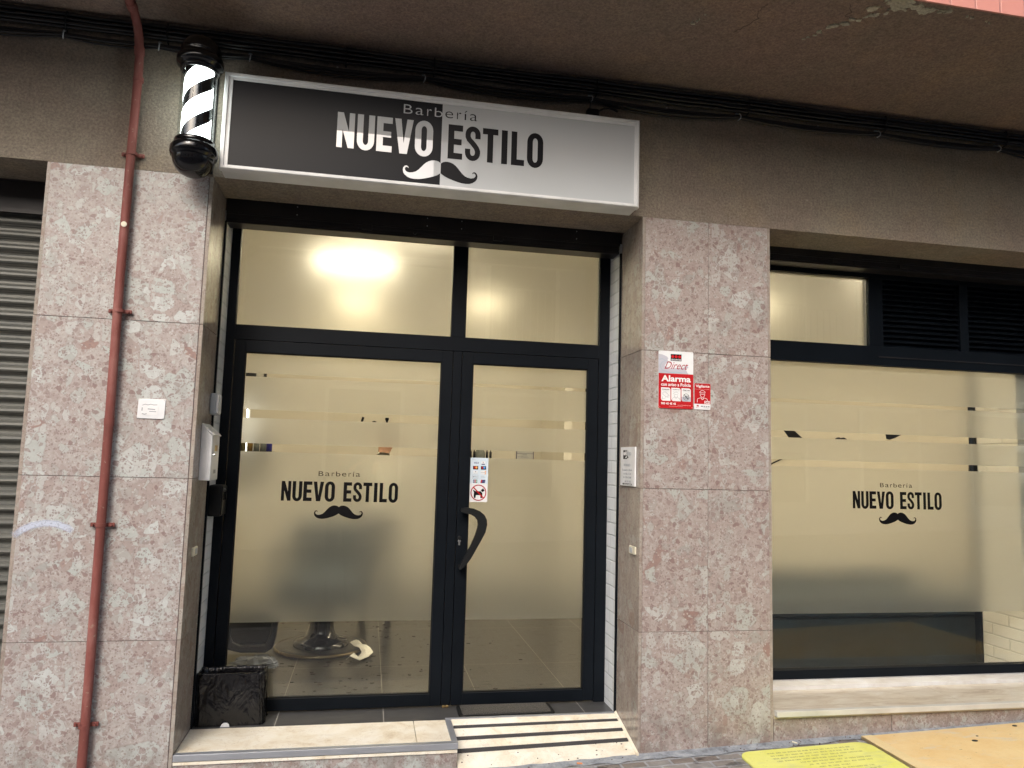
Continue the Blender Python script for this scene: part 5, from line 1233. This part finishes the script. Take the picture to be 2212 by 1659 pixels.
# ================================================================== PEOPLE
def person(loc, rz_, label, shirt, legs_mat, arms, head_tilt=0., H=1.75, hold=None):
    """one skinned body; joints in metres at height 1.75, facing -Y before rotation"""
    k = H/1.75
    J = {'pel': (0, 0, .95), 'sp1': (0, .01, 1.08), 'sp2': (0, .01, 1.25), 'chest': (0, 0, 1.38), 'neck0': (0, .01, 1.47), 'neck1': (head_tilt*.03, -.005, 1.53), 'head0': (head_tilt*.05, -.015, 1.60), 'head1': (head_tilt*.07, -.015, 1.67), 'head2': (head_tilt*.09, -.005, 1.72),
         'hipL': (.09, 0, .92), 'kneeL': (.10, -.02, .50), 'ankL': (.105, .02, .09), 'heelL': (.105, .03, .04), 'toeL': (.115, -.16, .03),
         'hipR': (-.09, 0, .92), 'kneeR': (-.10, -.02, .50), 'ankR': (-.11, .02, .09), 'heelR': (-.11, .03, .04), 'toeR': (-.13, -.16, .03)}
    R_ = {'pel': .135, 'sp1': .125, 'sp2': .14, 'chest': .145, 'neck0': .06, 'neck1': .052, 'head0': .075, 'head1': .09, 'head2': .07, 'hipL': .095, 'kneeL': .058, 'ankL': .04, 'heelL': .042, 'toeL': .03, 'hipR': .095, 'kneeR': .058, 'ankR': .04, 'heelR': .042, 'toeR': .03}
    E = [('pel', 'sp1'), ('sp1', 'sp2'), ('sp2', 'chest'), ('chest', 'neck0'), ('neck0', 'neck1'), ('neck1', 'head0'), ('head0', 'head1'), ('head1', 'head2'), ('pel', 'hipL'), ('hipL', 'kneeL'), ('kneeL', 'ankL'), ('ankL', 'heelL'), ('ankL', 'toeL'), ('pel', 'hipR'), ('hipR', 'kneeR'), ('kneeR', 'ankR'), ('ankR', 'heelR'), ('ankR', 'toeR')]
    for s_, sx in (('L', 1), ('R', -1)):
        el, wr = arms[s_]
        J['sh'+s_] = (sx*.175, 0, 1.40); J['el'+s_] = el; J['wr'+s_] = wr
        R_['sh'+s_] = .062; R_['el'+s_] = .042; R_['wr'+s_] = .028
        E += [('chest', 'sh'+s_), ('sh'+s_, 'el'+s_), ('el'+s_, 'wr'+s_)]
        # palm and five fingers
        d = (Vector(wr)-Vector(el)).normalized(); side = d.cross(Vector((0, 0, 1))); side = side.normalized() if side.length > .1 else Vector((1, 0, 0)); curl = Vector((0, 0, 1)).cross(side).cross(side).normalized() if False else side.cross(d).normalized()*-1
        pm_ = Vector(wr)+d*.07; J['pm'+s_] = tuple(pm_); R_['pm'+s_] = .03; E.append(('wr'+s_, 'pm'+s_))
        for q, (off, ln_) in enumerate(((-.030, .066), (-.010, .075), (.010, .070), (.028, .055))):
            b0 = pm_+side*off+d*.015; m0 = b0+d*ln_*.5+curl*.008; e0 = b0+d*ln_*.85+curl*.030
            for nm, p_, r_ in (('a', b0, .0095), ('b', m0, .0085), ('c', e0, .0075)): J[f'f{s_}{q}{nm}'] = tuple(p_); R_[f'f{s_}{q}{nm}'] = r_
            E += [('pm'+s_, f'f{s_}{q}a'), (f'f{s_}{q}a', f'f{s_}{q}b'), (f'f{s_}{q}b', f'f{s_}{q}c')]
        b0 = Vector(wr)+d*.03-side*.035*sx; e0 = b0+d*.035-side*.022*sx+curl*.01
        J['th'+s_] = tuple(b0); R_['th'+s_] = .011; J['tt'+s_] = tuple(e0); R_['tt'+s_] = .009; E += [('wr'+s_, 'th'+s_), ('th'+s_, 'tt'+s_)]
    names = list(J); me = bpy.data.meshes.new('person_body'); me.from_pydata([tuple(c*k for c in J[n_]) for n_ in names], [(names.index(a), names.index(b)) for a, b in E], [])
    ob = bpy.data.objects.new('body', me); COL.objects.link(ob)
    md = ob.modifiers.new('skin', 'SKIN'); sk = me.skin_vertices[0].data
    for i, n_ in enumerate(names):
        rx_, ry_ = R_[n_]*k, R_[n_]*k*(.72 if n_ in ('pel', 'sp1', 'sp2', 'chest') else 1); sk[i].radius = (rx_, ry_); sk[i].use_root = n_ == 'pel'
    md.use_smooth_shade = True; sb_ = ob.modifiers.new('sub', 'SUBSURF'); sb_.levels = 2; sb_.render_levels = 2
    dg = bpy.context.evaluated_depsgraph_get(); dg.update(); mesh = bpy.data.meshes.new_from_object(ob.evaluated_get(dg))
    COL.objects.unlink(ob); bpy.data.objects.remove(ob)
    rot = Matrix.Rotation(rz_, 4, 'Z'); T = Matrix.Translation(loc) @ rot
    # nose and chin push, then colours by region
    for v in mesh.vertices:
        c = v.co
        if c.z > 1.56*k and c.y < -.05*k and abs(c.x-head_tilt*.05) < .018*k and 1.62*k < c.z < 1.66*k: c.y -= .018*k
    for m_ in ('skin', shirt, legs_mat, 'black_matte'): mesh.materials.append(MAT[m_])
    wl = [Vector(J['wrL'])*k, Vector(J['wrR'])*k]
    for p in mesh.polygons:
        c = p.center; near = min((c-wl[0]).length, (c-wl[1]).length) < .17*k and abs(c.x) > 0
        hand = any((c-w_).dot((w_-Vector(J[e_])*k).normalized()) > -.01*k and (c-w_).length < .2*k for w_, e_ in ((wl[0], 'elL'), (wl[1], 'elR')))
        p.material_index = 0 if (hand or c.z > 1.535*k) else 3 if c.z < .09*k else 2 if c.z < .97*k else 1
        p.use_smooth = True
    mesh.transform(T)
    t = thing('person', loc, label, 'person')
    o = link(bpy.data.objects.new('body', mesh), t)
    # face features and hair
    def head_part(nm, cs, rs, mat):
        mb = MB()
        for (a, b, c_), r_ in zip(cs, rs):
            vs = []; n = 12; m = 8
            for j in range(m+1):
                for i in range(n):
                    th_, ph = pi*j/m, 2*pi*i/n
                    vs.append(T @ Vector(((a+r_[0]*sin(th_)*cos(ph))*k, (b+r_[1]*sin(th_)*sin(ph))*k, (c_+r_[2]*cos(th_))*k)))
            mb.add(vs, [(j*n+i, j*n+(i+1) % n, (j+1)*n+(i+1) % n, (j+1)*n+i) for j in range(m) for i in range(n)], 0, 0, True)
        return part(nm, mb, mat, t)
    hx_ = head_tilt*.07
    head_part('hair', [(hx_+.01*head_tilt, .012, 1.705)], [(.083, .095, .062)], 'hair')
    head_part('eye', [(hx_-.03, -.092, 1.665), (hx_+.03, -.092, 1.665)], [(.011, .008, .007)]*2, 'white_ink'); head_part('mouth', [(hx_, -.088, 1.605)], [(.022, .008, .006)], 'red_ink')
    head_part('ear', [(hx_-.083, .0, 1.650), (hx_+.083, .0, 1.650)], [(.010, .018, .030)]*2, 'skin')
    return t
person((.90, 2.62, .2487), pi, 'barber in a white shirt seen from behind through the clear band of the door glass', 'shirt', 'dark_cloth', {'L': ((.28, -.06, 1.16), (.22, -.28, 1.10)), 'R': ((-.28, -.06, 1.16), (-.2, -.28, 1.12))}, -0.6, 1.57)
person((.52, -4.02, g(.52)-.16), pi, 'photographer in dark trousers reflected faintly in the door glass', 'dark_cloth', 'dark_cloth', {'L': ((.22, -.14, 1.22), (-.08, -.20, 1.50)), 'R': ((-.27, -.06, 1.20), (-.34, -.18, 1.48))}, 0.0, 1.74)
t = thing('phone', (.79, -3.72, 1.6), 'dark phone held up by the photographer in the street', 'phone')
mm = curve_mesh([rrect(.71, .865, 1.562, 1.638, .012)], FX(-3.72), -.004, .004); part('body', mm, 'black_gloss', t)

# ================================================================== OPPOSITE SIDE OF THE STREET (lights and reflections)
def block(name, x0, x1, y, h, label, mat, floors, seed):
    t = thing(name, ((x0+x1)/2, y, 0), label, 'building', 'buildings across the street')
    mb = MB(); mb.box(x0, x1, y-8, y, -1, h); part('wall', mb, mat, t)
    mb = MB(); mb.box(x0-.1, x1+.1, y-.3, y+.18, h, h+.35); part('parapet', mb, 'kerb', t)
    rnd = random.Random(seed); nx = int((x1-x0)/2.6)
    for f in range(floors):
        for i in range(nx):
            cx_ = x0+(i+.5)*(x1-x0)/nx; z0 = .9+f*3.1+(2.2 if f else .2); z0 = .9 if f == 0 else 3.9+(f-1)*3.0
            if z0+2 > h: continue
            mb = MB(); mb.box(cx_-.65, cx_+.65, y, y+.03, z0, z0+1.9); wd = part('window', mb, 'opp_glass', t)
            mb = MB(); mb.box(cx_-.72, cx_-.65, y, y+.06, z0, z0+1.97); mb.box(cx_+.65, cx_+.72, y, y+.06, z0, z0+1.97); mb.box(cx_-.72, cx_+.72, y, y+.06, z0+1.9, z0+1.97); part('frame', mb, 'white_metal', wd)
            if rnd.random() < .6: mb = MB(); mb.box(cx_-.65, cx_+.65, y+.031, y+.05, z0+1.9-rnd.uniform(.4, 1.4), z0+1.9); part('blind', mb, 'opp_shutter', wd)
        if f:
            z0 = 3.65+(f-1)*3.0
            mb = MB(); mb.box(x0+.4, x1-.4, y+.001, y+.8, z0, z0+.12)
            bl = part('balcony', mb, 'kerb', t); mb = MB()
            xx = x0+.45
            while xx < x1-.45: mb.box(xx, xx+.02, y+.76, y+.78, z0+.12, z0+1.05); xx += .14
            mb.box(x0+.4, x1-.4, y+.75, y+.79, z0+1.05, z0+1.09); part('railing', mb, 'rail', bl)
block('apartment_building', 2.3, 18, -9.2, 13.5, 'tall pale apartment block across the street, reflected in the glass', 'opp_wall', 4, 1)
block('low_building', -16, 2.2, -9.2, 5.2, 'low cream building across the street to the left', 'opp_wall2', 1, 2)
